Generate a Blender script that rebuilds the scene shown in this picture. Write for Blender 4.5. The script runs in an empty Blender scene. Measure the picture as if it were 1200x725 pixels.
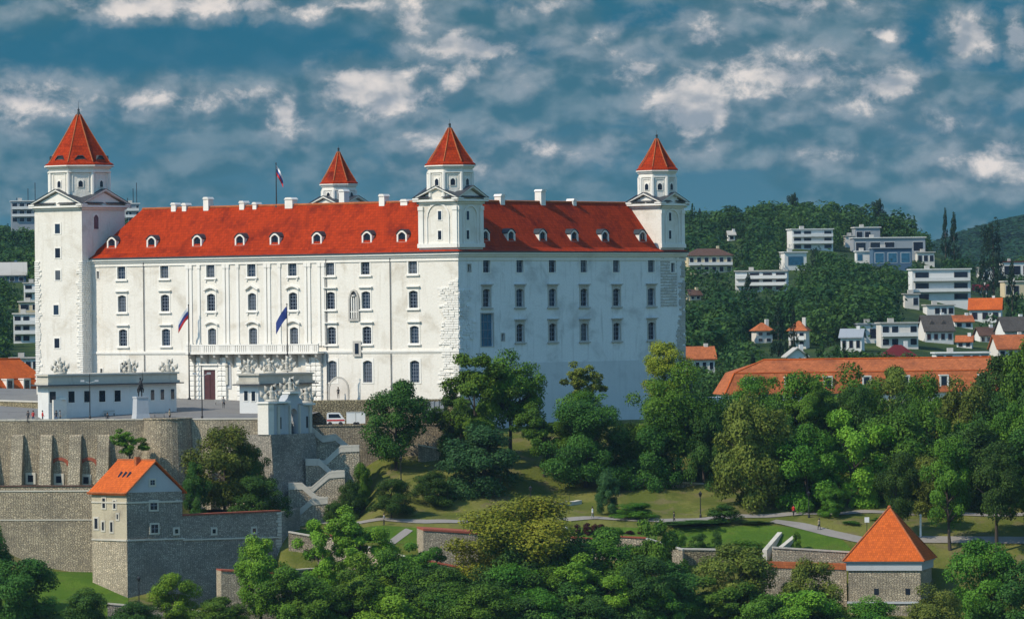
import bpy, bmesh, math, random
import numpy as np
from mathutils import Vector, Matrix
R = math.radians
random.seed(7); rng = np.random.default_rng(11)

# ------------------------------------------------------------------ camera, world, sun
F = 6512.0; CAMZ = 100.0; ROLL = 0.0115
scn = bpy.context.scene
cam_d = bpy.data.cameras.new('camera'); cam = bpy.data.objects.new('camera', cam_d)
scn.collection.objects.link(cam); scn.camera = cam
cam_d.sensor_width = 36; cam_d.lens = F/1200*36; cam_d.clip_start = 5; cam_d.clip_end = 60000
cr, sr = math.cos(ROLL), math.sin(ROLL)
cam.matrix_world = Matrix(((cr, sr, 0, 0), (0, 0, -1, 0), (-sr, cr, 0, CAMZ), (0, 0, 0, 1)))
scn.render.resolution_x = 1024; scn.render.resolution_y = 618
scn.view_settings.view_transform = 'Standard'; scn.view_settings.look = 'None'
scn.view_settings.gamma = 1; scn.view_settings.exposure = -0.08
try: scn.view_settings.use_curve_mapping = False
except Exception: pass

SUN = Vector((-0.86, -0.50, 0)).normalized(); EL = R(43)
sunv = Vector((SUN.x*math.cos(EL), SUN.y*math.cos(EL), math.sin(EL)))
sd = bpy.data.lights.new('sun', 'SUN'); sd.energy = 4.7; sd.angle = R(.5); sd.color = (1, .89, .73)
so = bpy.data.objects.new('sun', sd); scn.collection.objects.link(so)
so.rotation_euler = sunv.to_track_quat('Z', 'Y').to_euler(); so.location = (-300, 500, 400)

w = bpy.data.worlds.new('World'); scn.world = w; w.use_nodes = True
nt = w.node_tree; nt.nodes.clear()
def N(t, typ, **k):
    n = t.nodes.new(typ)
    for a, b in k.items(): setattr(n, a, b)
    return n
def mth(t, op, a, b=None, c=None, clamp=False):
    n = N(t, 'ShaderNodeMath', operation=op, use_clamp=clamp)
    for i, v in enumerate((a, b, c)):
        if v is None: continue
        if isinstance(v, (int, float)): n.inputs[i].default_value = v
        else: t.links.new(v, n.inputs[i])
    return n.outputs[0]
def mixc(t, f, a, b):
    n = N(t, 'ShaderNodeMix', data_type='RGBA')
    for i, v in ((0, f), (6, a), (7, b)):
        if isinstance(v, tuple): n.inputs[i].default_value = (*v[:3], 1)
        elif isinstance(v, (int, float)): n.inputs[i].default_value = v
        else: t.links.new(v, n.inputs[i])
    return n.outputs[2]
def ramp(t, f, lo, hi, sm='SMOOTHSTEP'):
    n = N(t, 'ShaderNodeMapRange', interpolation_type=sm)
    t.links.new(f, n.inputs[0]); n.inputs[1].default_value = lo; n.inputs[2].default_value = hi
    return n.outputs[0]
def noise(t, vec, sc, det=4, rough=.55, dist=0):
    n = N(t, 'ShaderNodeTexNoise'); n.inputs['Scale'].default_value = sc; n.inputs['Detail'].default_value = det
    n.inputs['Roughness'].default_value = rough; n.inputs['Distortion'].default_value = dist
    if vec is not None: t.links.new(vec, n.inputs['Vector'])
    return n
sky = N(nt, 'ShaderNodeTexSky', sky_type='NISHITA', sun_disc=False)
sky.sun_elevation = EL; sky.sun_rotation = math.atan2(sunv.x, sunv.y)
bg = N(nt, 'ShaderNodeBackground'); bg.inputs[1].default_value = .15
sky.ozone_density = 1.0; sky.air_density = 1.7; sky.dust_density = .2
tint = N(nt, 'ShaderNodeMix', data_type='RGBA', blend_type='MULTIPLY'); tint.inputs[0].default_value = 1; tint.inputs[7].default_value = (.66, .95, 1.16, 1)
nt.links.new(sky.outputs[0], tint.inputs[6]); nt.links.new(tint.outputs[2], bg.inputs[0])
# low band of cloud above the horizon, laid out by direction on the sky
tc = N(nt, 'ShaderNodeTexCoord'); sp = N(nt, 'ShaderNodeSeparateXYZ'); nt.links.new(tc.outputs['Generated'], sp.inputs[0])
yy = mth(nt, 'MAXIMUM', mth(nt, 'ABSOLUTE', sp.outputs[1]), .15)
U = mth(nt, 'MULTIPLY', mth(nt, 'DIVIDE', sp.outputs[0], yy), F/100); V = mth(nt, 'MULTIPLY', mth(nt, 'DIVIDE', sp.outputs[2], yy), F/100)
cb = N(nt, 'ShaderNodeCombineXYZ'); nt.links.new(U, cb.inputs[0]); nt.links.new(V, cb.inputs[1])
def vscale(v, s):
    n = N(nt, 'ShaderNodeVectorMath', operation='MULTIPLY'); nt.links.new(v, n.inputs[0]); n.inputs[1].default_value = s; return n.outputs[0]
off2 = N(nt, 'ShaderNodeVectorMath', operation='ADD'); nt.links.new(cb.outputs[0], off2.inputs[0]); off2.inputs[1].default_value = (-.10, .16, 0)
nA = noise(nt, vscale(cb.outputs[0], (.42, 1.15, 1)), 1.0, 7, .56, .35).outputs[0]
nB = noise(nt, vscale(cb.outputs[0], (1, 1.35, 1)), 2.3, 10, .64, .3)
wv = N(nt, 'ShaderNodeVectorMath', operation='MULTIPLY_ADD')
nW = noise(nt, cb.outputs[0], 1.9, 6, .62)
nt.links.new(nW.outputs['Color'], wv.inputs[0]); wv.inputs[1].default_value = (.5, .42, 0)
off = N(nt, 'ShaderNodeVectorMath', operation='ADD'); nt.links.new(cb.outputs[0], off.inputs[0]); off.inputs[1].default_value = (-.25, -.21, 0)
nt.links.new(off.outputs[0], wv.inputs[2])
blobs = [(35,112,58,24,.9),(165,110,55,16,.75),(250,118,60,14,.5),(445,106,62,30,1.1),(340,132,22,24,.8),(815,126,44,42,1.1),
         (915,88,95,24,.8),(1045,102,42,20,.95),(1138,50,26,24,1.1),(1042,48,20,12,1.0),(545,56,60,16,.9),(490,22,22,22,.85),
         (220,5,130,13,.95),(400,8,90,10,.7),(830,42,28,20,.7),(748,86,30,14,.8),(1165,196,60,28,.72),(645,176,60,14,.55),(1197,58,16,24,1),
         (960,188,45,12,.45),(540,85,70,22,.6),(290,110,40,10,.6),(640,12,40,14,.6),(510,165,40,20,.5),(940,10,80,14,.6),(870,110,80,18,.6),
         (560,190,60,14,.4),(1090,150,70,16,.4),(700,50,50,18,.45),(1000,130,90,16,.45),(-150,90,90,30,.8),(1380,110,110,36,.8)]
acc = None
for (bx, by, rx, ry, wt) in blobs:
    a = N(nt, 'ShaderNodeVectorMath', operation='SUBTRACT'); nt.links.new(wv.outputs[0], a.inputs[0]); a.inputs[1].default_value = ((bx-600)/100, (362.5-by)/100, 0)
    b = N(nt, 'ShaderNodeVectorMath', operation='MULTIPLY'); nt.links.new(a.outputs[0], b.inputs[0]); b.inputs[1].default_value = (80/rx, 80/ry, 0)
    l = N(nt, 'ShaderNodeVectorMath', operation='LENGTH'); nt.links.new(b.outputs[0], l.inputs[0])
    m = mth(nt, 'MULTIPLY', mth(nt, 'SUBTRACT', 1.25, l.outputs['Value']), wt)
    acc = m if acc is None else mth(nt, 'MAXIMUM', acc, m)
nL1 = noise(nt, vscale(cb.outputs[0], (.8, 1.25, 1)), 1.5, 3.5, .5, .15).outputs[0]; nL2 = noise(nt, vscale(off2.outputs[0], (.8, 1.25, 1)), 1.5, 3.5, .5, .15).outputs[0]
lit = ramp(nt, mth(nt, 'ADD', mth(nt, 'SUBTRACT', nL1, nL2), mth(nt, 'MULTIPLY', mth(nt, 'SUBTRACT', nB.outputs[0], .5), .28)), -.13, .17)
grey = ramp(nt, nA, .37, .50)
vgrad = ramp(nt, V, .9, 3.3)
base = mixc(nt, vgrad, (.060, .200, .280), (.005, .142, .235))
slate = mixc(nt, lit, (.036, .158, .215), (.190, .295, .350))
clr = None
for (bx, by, rx, ry) in ((230, 50, 260, 42), (600, 62, 70, 22), (760, 20, 60, 16), (1120, 70, 60, 20), (20, 60, 80, 26)):
    a = N(nt, 'ShaderNodeVectorMath', operation='SUBTRACT'); nt.links.new(wv.outputs[0], a.inputs[0]); a.inputs[1].default_value = ((bx-600)/100, (362.5-by)/100, 0)
    b = N(nt, 'ShaderNodeVectorMath', operation='MULTIPLY'); nt.links.new(a.outputs[0], b.inputs[0]); b.inputs[1].default_value = (100/rx, 100/ry, 0)
    l = N(nt, 'ShaderNodeVectorMath', operation='LENGTH'); nt.links.new(b.outputs[0], l.inputs[0])
    m = mth(nt, 'SUBTRACT', 1, ramp(nt, l.outputs['Value'], .5, 1.25)); clr = m if clr is None else mth(nt, 'MAXIMUM', clr, m)
c1 = mixc(nt, mth(nt, 'MULTIPLY', mth(nt, 'MULTIPLY', grey, .92), mth(nt, 'SUBTRACT', 1, mth(nt, 'MULTIPLY', clr, .85))), base, slate)
hl = ramp(nt, mth(nt, 'ADD', acc, mth(nt, 'MULTIPLY', mth(nt, 'SUBTRACT', nB.outputs[0], .5), 1.5)), -.35, .45)
hl2 = ramp(nt, mth(nt, 'ADD', acc, mth(nt, 'MULTIPLY', mth(nt, 'SUBTRACT', nB.outputs[0], .52), 1.9)), .30, .86)
c2 = mixc(nt, mth(nt, 'MULTIPLY', hl, .80), c1, mixc(nt, lit, (.075, .185, .245), (.34, .40, .445)))
c3 = mixc(nt, mth(nt, 'MULTIPLY', hl2, .92), c2, mixc(nt, lit, (.36, .41, .46), (1.0, .90, .82)))
bg2 = N(nt, 'ShaderNodeBackground'); nt.links.new(c3, bg2.inputs[0]); bg2.inputs[1].default_value = .92
ms = N(nt, 'ShaderNodeMixShader'); nt.links.new(ramp(nt, sp.outputs[2], .06, .22), ms.inputs[0])
nt.links.new(bg2.outputs[0], ms.inputs[1]); nt.links.new(bg.outputs[0], ms.inputs[2])
wo = N(nt, 'ShaderNodeOutputWorld'); nt.links.new(ms.outputs[0], wo.inputs[0])

# ------------------------------------------------------------------ pixel <-> world
def ray(x, y):
    dx, dy = x-600, 362.5-y
    return Vector(((dx*cr+dy*sr)/F, 1, (-dx*sr+dy*cr)/F))
def at(x, y, Y):
    d = ray(x, y)*Y; return Vector((d.x, Y, CAMZ+d.z))
def px(p):
    a, b = p[0]/p[1]*F, (p[2]-CAMZ)/p[1]*F
    return 600+a*cr-b*sr, 362.5-(a*sr+b*cr)
class Fr:                                        # vertical facade: O on the plane, u to the right seen from outside
    def __init__(s, O, u):
        s.O = Vector((O[0], O[1], 0)); s.u = Vector((u[0], u[1], 0)).normalized(); s.n = Vector((s.u.y, -s.u.x, 0))
        s.ang = math.atan2(s.u.y, s.u.x)
    def p(s, a, z, d=0): return s.O+s.u*a+s.n*d+Vector((0, 0, z))
    def pix(s, x, y, d=0):
        r = ray(x, y); O = s.O+s.n*d
        t = O.dot(s.n)/(r.x*s.n.x+s.n.y)
        q = r*t; return (q-O).dot(s.u), CAMZ+r.z*t

# ------------------------------------------------------------------ terrain
YS = [400, 600, 760, 790, 812, 819, 826, 832, 845, 851, 857, 872, 885, 900, 930, 1000]
ZL = [5, 22, 49, 54, 58.5, 61.0, 62.0, 72.6, 72.8, 72.9, 73.2, 82, 82.5, 83, 83, 79]
ZB = [5, 22, 48, 52, 55, 57, 58.5, 69.0, 69.2, 69.4, 71, 82, 82.5, 83, 83, 79]
ZS = [5, 22, 48, 51.5, 55, 58, 64, 67.0, 67.6, 67.9, 68.6, 78.0, 81.2, 82, 82, 79]
ZM = [5, 22, 48, 51.5, 55, 58, 64, 67.2, 70.2, 72.5, 74.6, 78.6, 81.2, 82, 82, 79]
ZR = [5, 22, 48, 52, 56, 62.5, 65.3, 67.4, 70.0, 71.2, 72.6, 76.5, 79.8, 81.8, 81.5, 79]
RX = [-300, 0, 45, 150, 400, 700, 830, 930, 1000, 1050, 1100, 1150, 1200, 1500]
RY = [262, 262, 256, 252, 256, 256, 251, 240, 244, 249, 262, 286, 292, 320]
RXW = [(x-600)*2200/F for x in RX]; RZ = [at(x, y, 2200).z-10 for x, y in zip(RX, RY)]
def terr(X, Y):
    X = np.asarray(X, float); Y = np.asarray(Y, float)
    zl, zm, zr = np.interp(Y, YS, ZL), np.interp(Y, YS, ZM), np.interp(Y, YS, ZR)
    zb, zs = np.interp(Y, YS, ZB), np.interp(Y, YS, ZS)
    wb = np.interp(X, [-52, -49], [1, 0]); zl = zl*wb+zb*(1-wb)
    wl = np.interp(X, [-36.5, -35], [1, 0]); wr = np.interp(X, [-8, 12], [0, 1]); ws = np.interp(X, [-25, -20], [1, 0]); zm = zs*ws+zm*(1-ws)
    z = zl*wl+(1-wl)*(zm*(1-wr)+zr*wr)
    z = z + (.35*np.sin(X*.21+1)*np.sin(Y*.33)+.2*np.sin(X*.57+Y*.4))*np.interp(Y, [830, 845, 880, 885], [0, 1, 1, 0])*(1-wl)
    rz = np.interp(X/np.maximum(Y, 1)*2200, RXW, RZ)
    t = np.interp(Y, [1000, 1100, 1250, 1400, 1700, 1900, 2200, 2350, 2800, 9000], [0, .03, .10, .2, .47, .66, 1, .95, .3, .3])
    zh = 79+(rz-79)*t + 2.2*np.sin(X*.021+Y*.013)*np.sin(Y*.017-X*.009)*np.interp(Y, [1050, 1300], [0, 1])
    far = np.interp(Y, [2900, 4300, 4600, 6500], [0, 1, 1, .2])*np.interp(X, [150, 330, 420, 520, 700, 1500], [0, 56, 80, 104, 130, 120])
    zh = np.maximum(zh, 79+far+6*np.sin(X*.02)*np.interp(Y, [2900, 4300], [0, 1])*(X > 200))
    z = np.where(Y > 1000, zh, z)
    return z
def th(x, y): return float(terr(x, y))
def hit(x, y, y0=780, y1=3000):
    r = ray(x, y); Ys = np.arange(y0, y1, .5)
    d = CAMZ+r.z*Ys-terr(r.x*Ys, Ys); i = np.argmax(d < 0)
    if d[i] >= 0: i = len(Ys)-1
    Y = Ys[i]; return Vector((r.x*Y, Y, th(r.x*Y, Y)))

# ------------------------------------------------------------------ materials
def newmat(name):
    m = bpy.data.materials.new(name); m.use_nodes = True; t = m.node_tree
    return m, t, t.nodes['Principled BSDF']
def uvvec(t, sc=(1, 1, 1)):
    c = N(t, 'ShaderNodeTexCoord'); m = N(t, 'ShaderNodeMapping'); t.links.new(c.outputs['UV'], m.inputs[0]); m.inputs['Scale'].default_value = sc
    return m.outputs[0]
def bump(t, b, h, st, dist=.1):
    n = N(t, 'ShaderNodeBump'); n.inputs['Strength'].default_value = st; n.inputs['Distance'].default_value = dist
    t.links.new(h, n.inputs['Height']); t.links.new(n.outputs[0], b.inputs['Normal'])
def mul(c, k): return tuple(min(1, v*k) for v in c)
def plain(name, col, rough=.7, metal=0, var=.15, sc=1.5):
    m, t, b = newmat(name); b.inputs['Roughness'].default_value = rough; b.inputs['Metallic'].default_value = metal
    n = noise(t, uvvec(t), sc, 5); t.links.new(mixc(t, n.outputs[0], mul(col, 1-var), mul(col, 1+var)), b.inputs['Base Color']); return m
def plaster(name, col, dirt=(.35, .30, .24), amt=.35, st=.35, sp=.12):
    m, t, b = newmat(name); b.inputs['Roughness'].default_value = .92; b.inputs['Specular IOR Level'].default_value = .15
    n1 = noise(t, uvvec(t, (.16, .22, 1)), 1, 8, .62, .4).outputs[0]
    n2 = noise(t, uvvec(t, (1.3, .12, 1)), 1, 5, .6).outputs[0]
    n3 = noise(t, uvvec(t), 3.0, 6, .75)
    k = mth(t, 'MULTIPLY', ramp(t, n1, .48, .75), amt); k2 = mth(t, 'MULTIPLY', ramp(t, n2, .52, .8), amt*.8)
    c = mixc(t, k, mixc(t, n3.outputs[0], mul(col, 1-sp), mul(col, 1+sp*.4)), dirt); c = mixc(t, k2, c, dirt)
    t.links.new(c, b.inputs['Base Color']); bump(t, b, n3.outputs[0], st, .12); return m
def stone(name, c1, c2, mortar, sx=1.6, sy=3.0, st=.9, stain=(.12, .11, .09), samt=.55, dist=.2):
    m, t, b = newmat(name); b.inputs['Roughness'].default_value = .95; b.inputs['Specular IOR Level'].default_value = .12
    v0 = uvvec(t, (sx, sy, 1)); nd = noise(t, v0, .9, 3)
    add = N(t, 'ShaderNodeVectorMath', operation='MULTIPLY_ADD'); t.links.new(nd.outputs['Color'], add.inputs[0]); add.inputs[1].default_value = (1.1, .7, 0); t.links.new(v0, add.inputs[2])
    vo = N(t, 'ShaderNodeTexVoronoi', feature='F1', voronoi_dimensions='2D'); vo.inputs['Randomness'].default_value = .8
    ve = N(t, 'ShaderNodeTexVoronoi', feature='DISTANCE_TO_EDGE', voronoi_dimensions='2D'); ve.inputs['Randomness'].default_value = .8
    for q in (vo, ve): q.inputs['Scale'].default_value = 1; t.links.new(add.outputs[0], q.inputs['Vector'])
    se = N(t, 'ShaderNodeSeparateColor'); t.links.new(vo.outputs['Color'], se.inputs[0])
    fine = noise(t, uvvec(t), 5, 5, .7)
    c = mixc(t, se.outputs[0], c1, c2); c = mixc(t, mth(t, 'MULTIPLY', ramp(t, se.outputs[2], .72, .9), .55), c, mul(c1, 1.4)); c = mixc(t, mth(t, 'MULTIPLY', ramp(t, noise(t, uvvec(t, (.35, .5, 1)), 1, 5, .7).outputs[0], .5, .66), .4), c, mul(c1, 1.25)); c = mixc(t, mth(t, 'MULTIPLY', fine.outputs[0], .45), c, mul(c2, .5))
    big = noise(t, uvvec(t, (.09, .14, 1)), 1, 6, .6, .3)
    c = mixc(t, mth(t, 'MULTIPLY', ramp(t, big.outputs[0], .45, .7), samt), c, stain)
    e = ramp(t, ve.outputs['Distance'], .02, .16)
    c = mixc(t, e, mortar, c); t.links.new(c, b.inputs['Base Color'])
    h = mth(t, 'ADD', mth(t, 'MULTIPLY', e, mth(t, 'ADD', .6, mth(t, 'MULTIPLY', se.outputs[1], .8))), mth(t, 'MULTIPLY', fine.outputs[0], .35))
    bump(t, b, h, st, dist); return m
def tiles(name, col, dark, row=.42, colw=.3, st=.5, patch=.4):
    m, t, b = newmat(name); b.inputs['Roughness'].default_value = .85; b.inputs['Specular IOR Level'].default_value = .12
    br = N(t, 'ShaderNodeTexBrick'); t.links.new(uvvec(t), br.inputs['Vector']); br.inputs['Scale'].default_value = 1
    br.inputs['Brick Width'].default_value = colw; br.inputs['Row Height'].default_value = row; br.inputs['Mortar Size'].default_value = .035; br.inputs['Mortar Smooth'].default_value = 1
    br.inputs['Color1'].default_value = (*col, 1); br.inputs['Color2'].default_value = (*mul(col, .72), 1); br.inputs['Mortar'].default_value = (*dark, 1)
    n = noise(t, uvvec(t, (.22, .16, 1)), 1, 6, .65)
    n2 = noise(t, uvvec(t), 1.6, 5, .8)
    c = mixc(t, mth(t, 'MULTIPLY', ramp(t, n.outputs[0], .45, .75), patch), br.outputs[0], dark)
    c = mixc(t, mth(t, 'MULTIPLY', ramp(t, n2.outputs[0], .5, .75), patch*.8), c, mul(col, 1.45))
    t.links.new(c, b.inputs['Base Color']); bump(t, b, br.outputs['Fac'], -st, .06); return m
def glass(name, col=(.012, .016, .028), rough=.08):
    m, t, b = newmat(name); b.inputs['Roughness'].default_value = rough; b.inputs['Specular IOR Level'].default_value = .6
    n = noise(t, uvvec(t), 1.1, 3); t.links.new(mixc(t, n.outputs[0], mul(col, .4), mul(col, 1.8)), b.inputs['Base Color']); return m
def leafmat(name, ca, cb_, tr=.13):
    m = bpy.data.materials.new(name); m.use_nodes = True; t = m.node_tree; t.nodes.clear()
    at_ = N(t, 'ShaderNodeAttribute', attribute_name='tint'); oi = N(t, 'ShaderNodeObjectInfo')
    c = mixc(t, at_.outputs['Fac'], ca, cb_)
    hs = N(t, 'ShaderNodeHueSaturation'); t.links.new(c, hs.inputs['Color'])
    t.links.new(mth(t, 'ADD', .485, mth(t, 'MULTIPLY', oi.outputs['Random'], .03)), hs.inputs['Hue'])
    t.links.new(mth(t, 'ADD', .78, mth(t, 'MULTIPLY', oi.outputs['Random'], .42)), hs.inputs['Value'])
    d = N(t, 'ShaderNodeBsdfPrincipled'); d.inputs['Roughness'].default_value = .55; d.inputs['Specular IOR Level'].default_value = .1
    tl = N(t, 'ShaderNodeBsdfTranslucent'); mx = N(t, 'ShaderNodeMixShader'); mx.inputs[0].default_value = tr
    t.links.new(hs.outputs[0], d.inputs['Base Color'])
    hs2 = N(t, 'ShaderNodeHueSaturation'); hs2.inputs['Value'].default_value = 1.5; hs2.inputs['Hue'].default_value = .485; t.links.new(hs.outputs[0], hs2.inputs['Color'])
    t.links.new(hs2.outputs[0], tl.inputs[0]); t.links.new(d.outputs[0], mx.inputs[1]); t.links.new(tl.outputs[0], mx.inputs[2])
    o = N(t, 'ShaderNodeOutputMaterial'); t.links.new(mx.outputs[0], o.inputs[0]); return m
def groundmat(name, ca, cb_, cc, sc=.12):
    m, t, b = newmat(name); b.inputs['Roughness'].default_value = 1; b.inputs['Specular IOR Level'].default_value = .1
    c = N(t, 'ShaderNodeTexCoord'); P = c.outputs['Object']
    n1 = noise(t, P, sc, 7, .6, .3).outputs[0]; n2 = noise(t, P, sc*9, 6, .75).outputs[0]; n3 = noise(t, P, sc*2.3, 4, .5).outputs[0]
    k = mixc(t, ramp(t, n1, .42, .62), ca, cb_); k = mixc(t, mth(t, 'MULTIPLY', ramp(t, n3, .52, .66), .7), k, cc)
    k = mixc(t, mth(t, 'MULTIPLY', n2, .5), k, mul(ca, .35)); t.links.new(k, b.inputs['Base Color']); bump(t, b, n2, .7, .5); return m
M = {}
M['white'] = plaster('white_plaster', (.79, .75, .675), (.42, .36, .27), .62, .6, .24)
M['east'] = plaster('weathered_plaster_cool_shade', (.80, .80, .79), (.38, .38, .37), .75, .5, .25)  # rain-streaked; base toned cooler than the south plaster to paint in shade
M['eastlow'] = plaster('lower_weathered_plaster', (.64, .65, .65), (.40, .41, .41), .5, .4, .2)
M['trim'] = plaster('white_trim', (.80, .77, .71), (.42, .37, .30), .35, .2)
M['greytrim'] = plaster('grey_stone_trim', (.46, .44, .40), (.24, .22, .19), .5, .4)
M['sculpt'] = plaster('pale_carved_stone', (.55, .52, .45), (.16, .14, .12), .7, .6)
M['greywall'] = plaster('grey_plaster', (.44, .46, .48), (.26, .27, .28), .5, .3)
M['roofred'] = tiles('red_roof_tiles', (.38, .036, .004), (.10, .008, .003), row=.55, colw=.5, patch=1.0, st=.9)
M['roofor'] = tiles('orange_roof_tiles', (.60, .125, .022), (.30, .055, .014), patch=.6, st=.8)
M['roofor2'] = tiles('worn_orange_roof_tiles', (.47, .14, .05), (.20, .065, .03), row=.55, colw=.6, patch=.95)
M['roofgrey'] = tiles('grey_roof_tiles', (.10, .09, .08), (.04, .035, .03))
M['roofbrown'] = tiles('brown_roof_tiles', (.13, .075, .055), (.05, .03, .025))
M['roofmar'] = tiles('maroon_roof_tiles', (.15, .02, .025), (.05, .01, .01))
M['stone'] = stone('rubble_stone', (.60, .50, .345), (.38, .32, .23), (.20, .175, .14), 2.6, 4.9)
M['stonelight'] = stone('pale_rubble_stone', (.68, .575, .41), (.48, .41, .295), (.25, .22, .175), 2.4, 4.6)
M['stonegrey'] = stone('grey_rubble_stone', (.54, .49, .40), (.34, .31, .26), (.17, .16, .14), 2.6, 4.9, samt=.5)
M['stoneyel'] = stone('ochre_rubble_stone', (.44, .37, .22), (.27, .23, .14), (.10, .085, .06), 2.1, 3.9)
M['coping'] = plaster('pale_stone_coping', (.56, .52, .44), (.22, .2, .17), .5, .4)
M['brickred'] = tiles('red_brick_coping', (.42, .12, .07), (.2, .06, .04), .12, .3)
M['copper'] = plain('dark_lead', (.025, .035, .04), .5)
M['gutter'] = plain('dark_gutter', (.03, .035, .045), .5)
M['glass'] = glass('window_glass')
M['glass2'] = glass('window_glass_with_pale_blind', (.075, .085, .10), .12); M['glass3'] = glass('window_glass_sky_tinted', (.02, .035, .06), .05)
M['glassb'] = glass('blue_window_glass', (.03, .11, .18), .04)
M['bars'] = plain('glazing_bars', (.16, .19, .24), .6)
M['door'] = plain('dark_red_wood', (.07, .02, .022), .5, 0, .4)
M['iron'] = plain('black_iron', (.012, .012, .014), .5)
M['bronze'] = plain('dark_bronze', (.018, .018, .02), .45, .3)
M['pave'] = plaster('grey_paving', (.20, .195, .185), (.12, .115, .11), .7, .4, .2)
M['path'] = plaster('pale_path', (.27, .25, .225), (.17, .155, .135), .6, .4, .2)
M['bark'] = plain('bark', (.055, .042, .03), .95, 0, .5, 4)
M['skin'] = plain('skin', (.5, .3, .2)); M['hair'] = plain('dark_hair', (.03, .02, .015))
for k, c in dict(red=(.5, .02, .02), blue=(.03, .06, .25), white_c=(.75, .75, .75), dark=(.03, .03, .035), grey=(.2, .2, .2), jeans=(.05, .08, .16), beige=(.4, .33, .22)).items():
    M[k] = plain('cloth_'+k, c, .9)
M['whitep'] = plain('white_paint', (.78, .78, .76), .35); M['redp'] = plain('red_paint', (.55, .02, .02), .35)
M['hw'] = plaster('house_white', (.72, .71, .68), (.4, .4, .38), .3); M['hc'] = plaster('house_cream', (.62, .52, .34), (.4, .33, .22), .35)
M['hg'] = plaster('house_grey', (.30, .33, .36), (.2, .22, .24), .4); M['hb'] = plaster('house_blue', (.07, .13, .20), (.04, .08, .12), .4)
M['hpink'] = plaster('house_pale', (.66, .62, .56), (.4, .36, .3), .35)
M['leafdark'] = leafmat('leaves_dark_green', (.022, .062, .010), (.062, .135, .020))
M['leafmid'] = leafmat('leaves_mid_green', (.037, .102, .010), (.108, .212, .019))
M['leafbright'] = leafmat('leaves_bright_green', (.080, .185, .014), (.19, .33, .026))
M['leafyel'] = leafmat('leaves_yellow_green', (.12, .155, .012), (.28, .28, .025))
M['leafblue'] = leafmat('leaves_blue_green', (.020, .062, .020), (.055, .125, .034))
M['leafolive'] = leafmat('leaves_olive', (.070, .105, .014), (.165, .20, .03))
M['leafpurple'] = leafmat('leaves_purple', (.03, .01, .012), (.07, .02, .02))
M['leafhill'] = leafmat('leaves_of_the_hill_wood', (.014, .050, .014), (.070, .130, .024), .2)
M['leafcon'] = leafmat('needles', (.008, .026, .013), (.018, .045, .018), .1)
M['ground'] = groundmat('dry_grass_ground', (.11, .135, .024), (.20, .195, .05), (.19, .155, .08))
M['lawn'] = groundmat('green_lawn', (.075, .15, .016), (.11, .19, .02), (.11, .15, .028), .2)
M['hillground'] = groundmat('hill_grass', (.028, .055, .016), (.05, .085, .02), (.09, .12, .03), .02)

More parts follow.
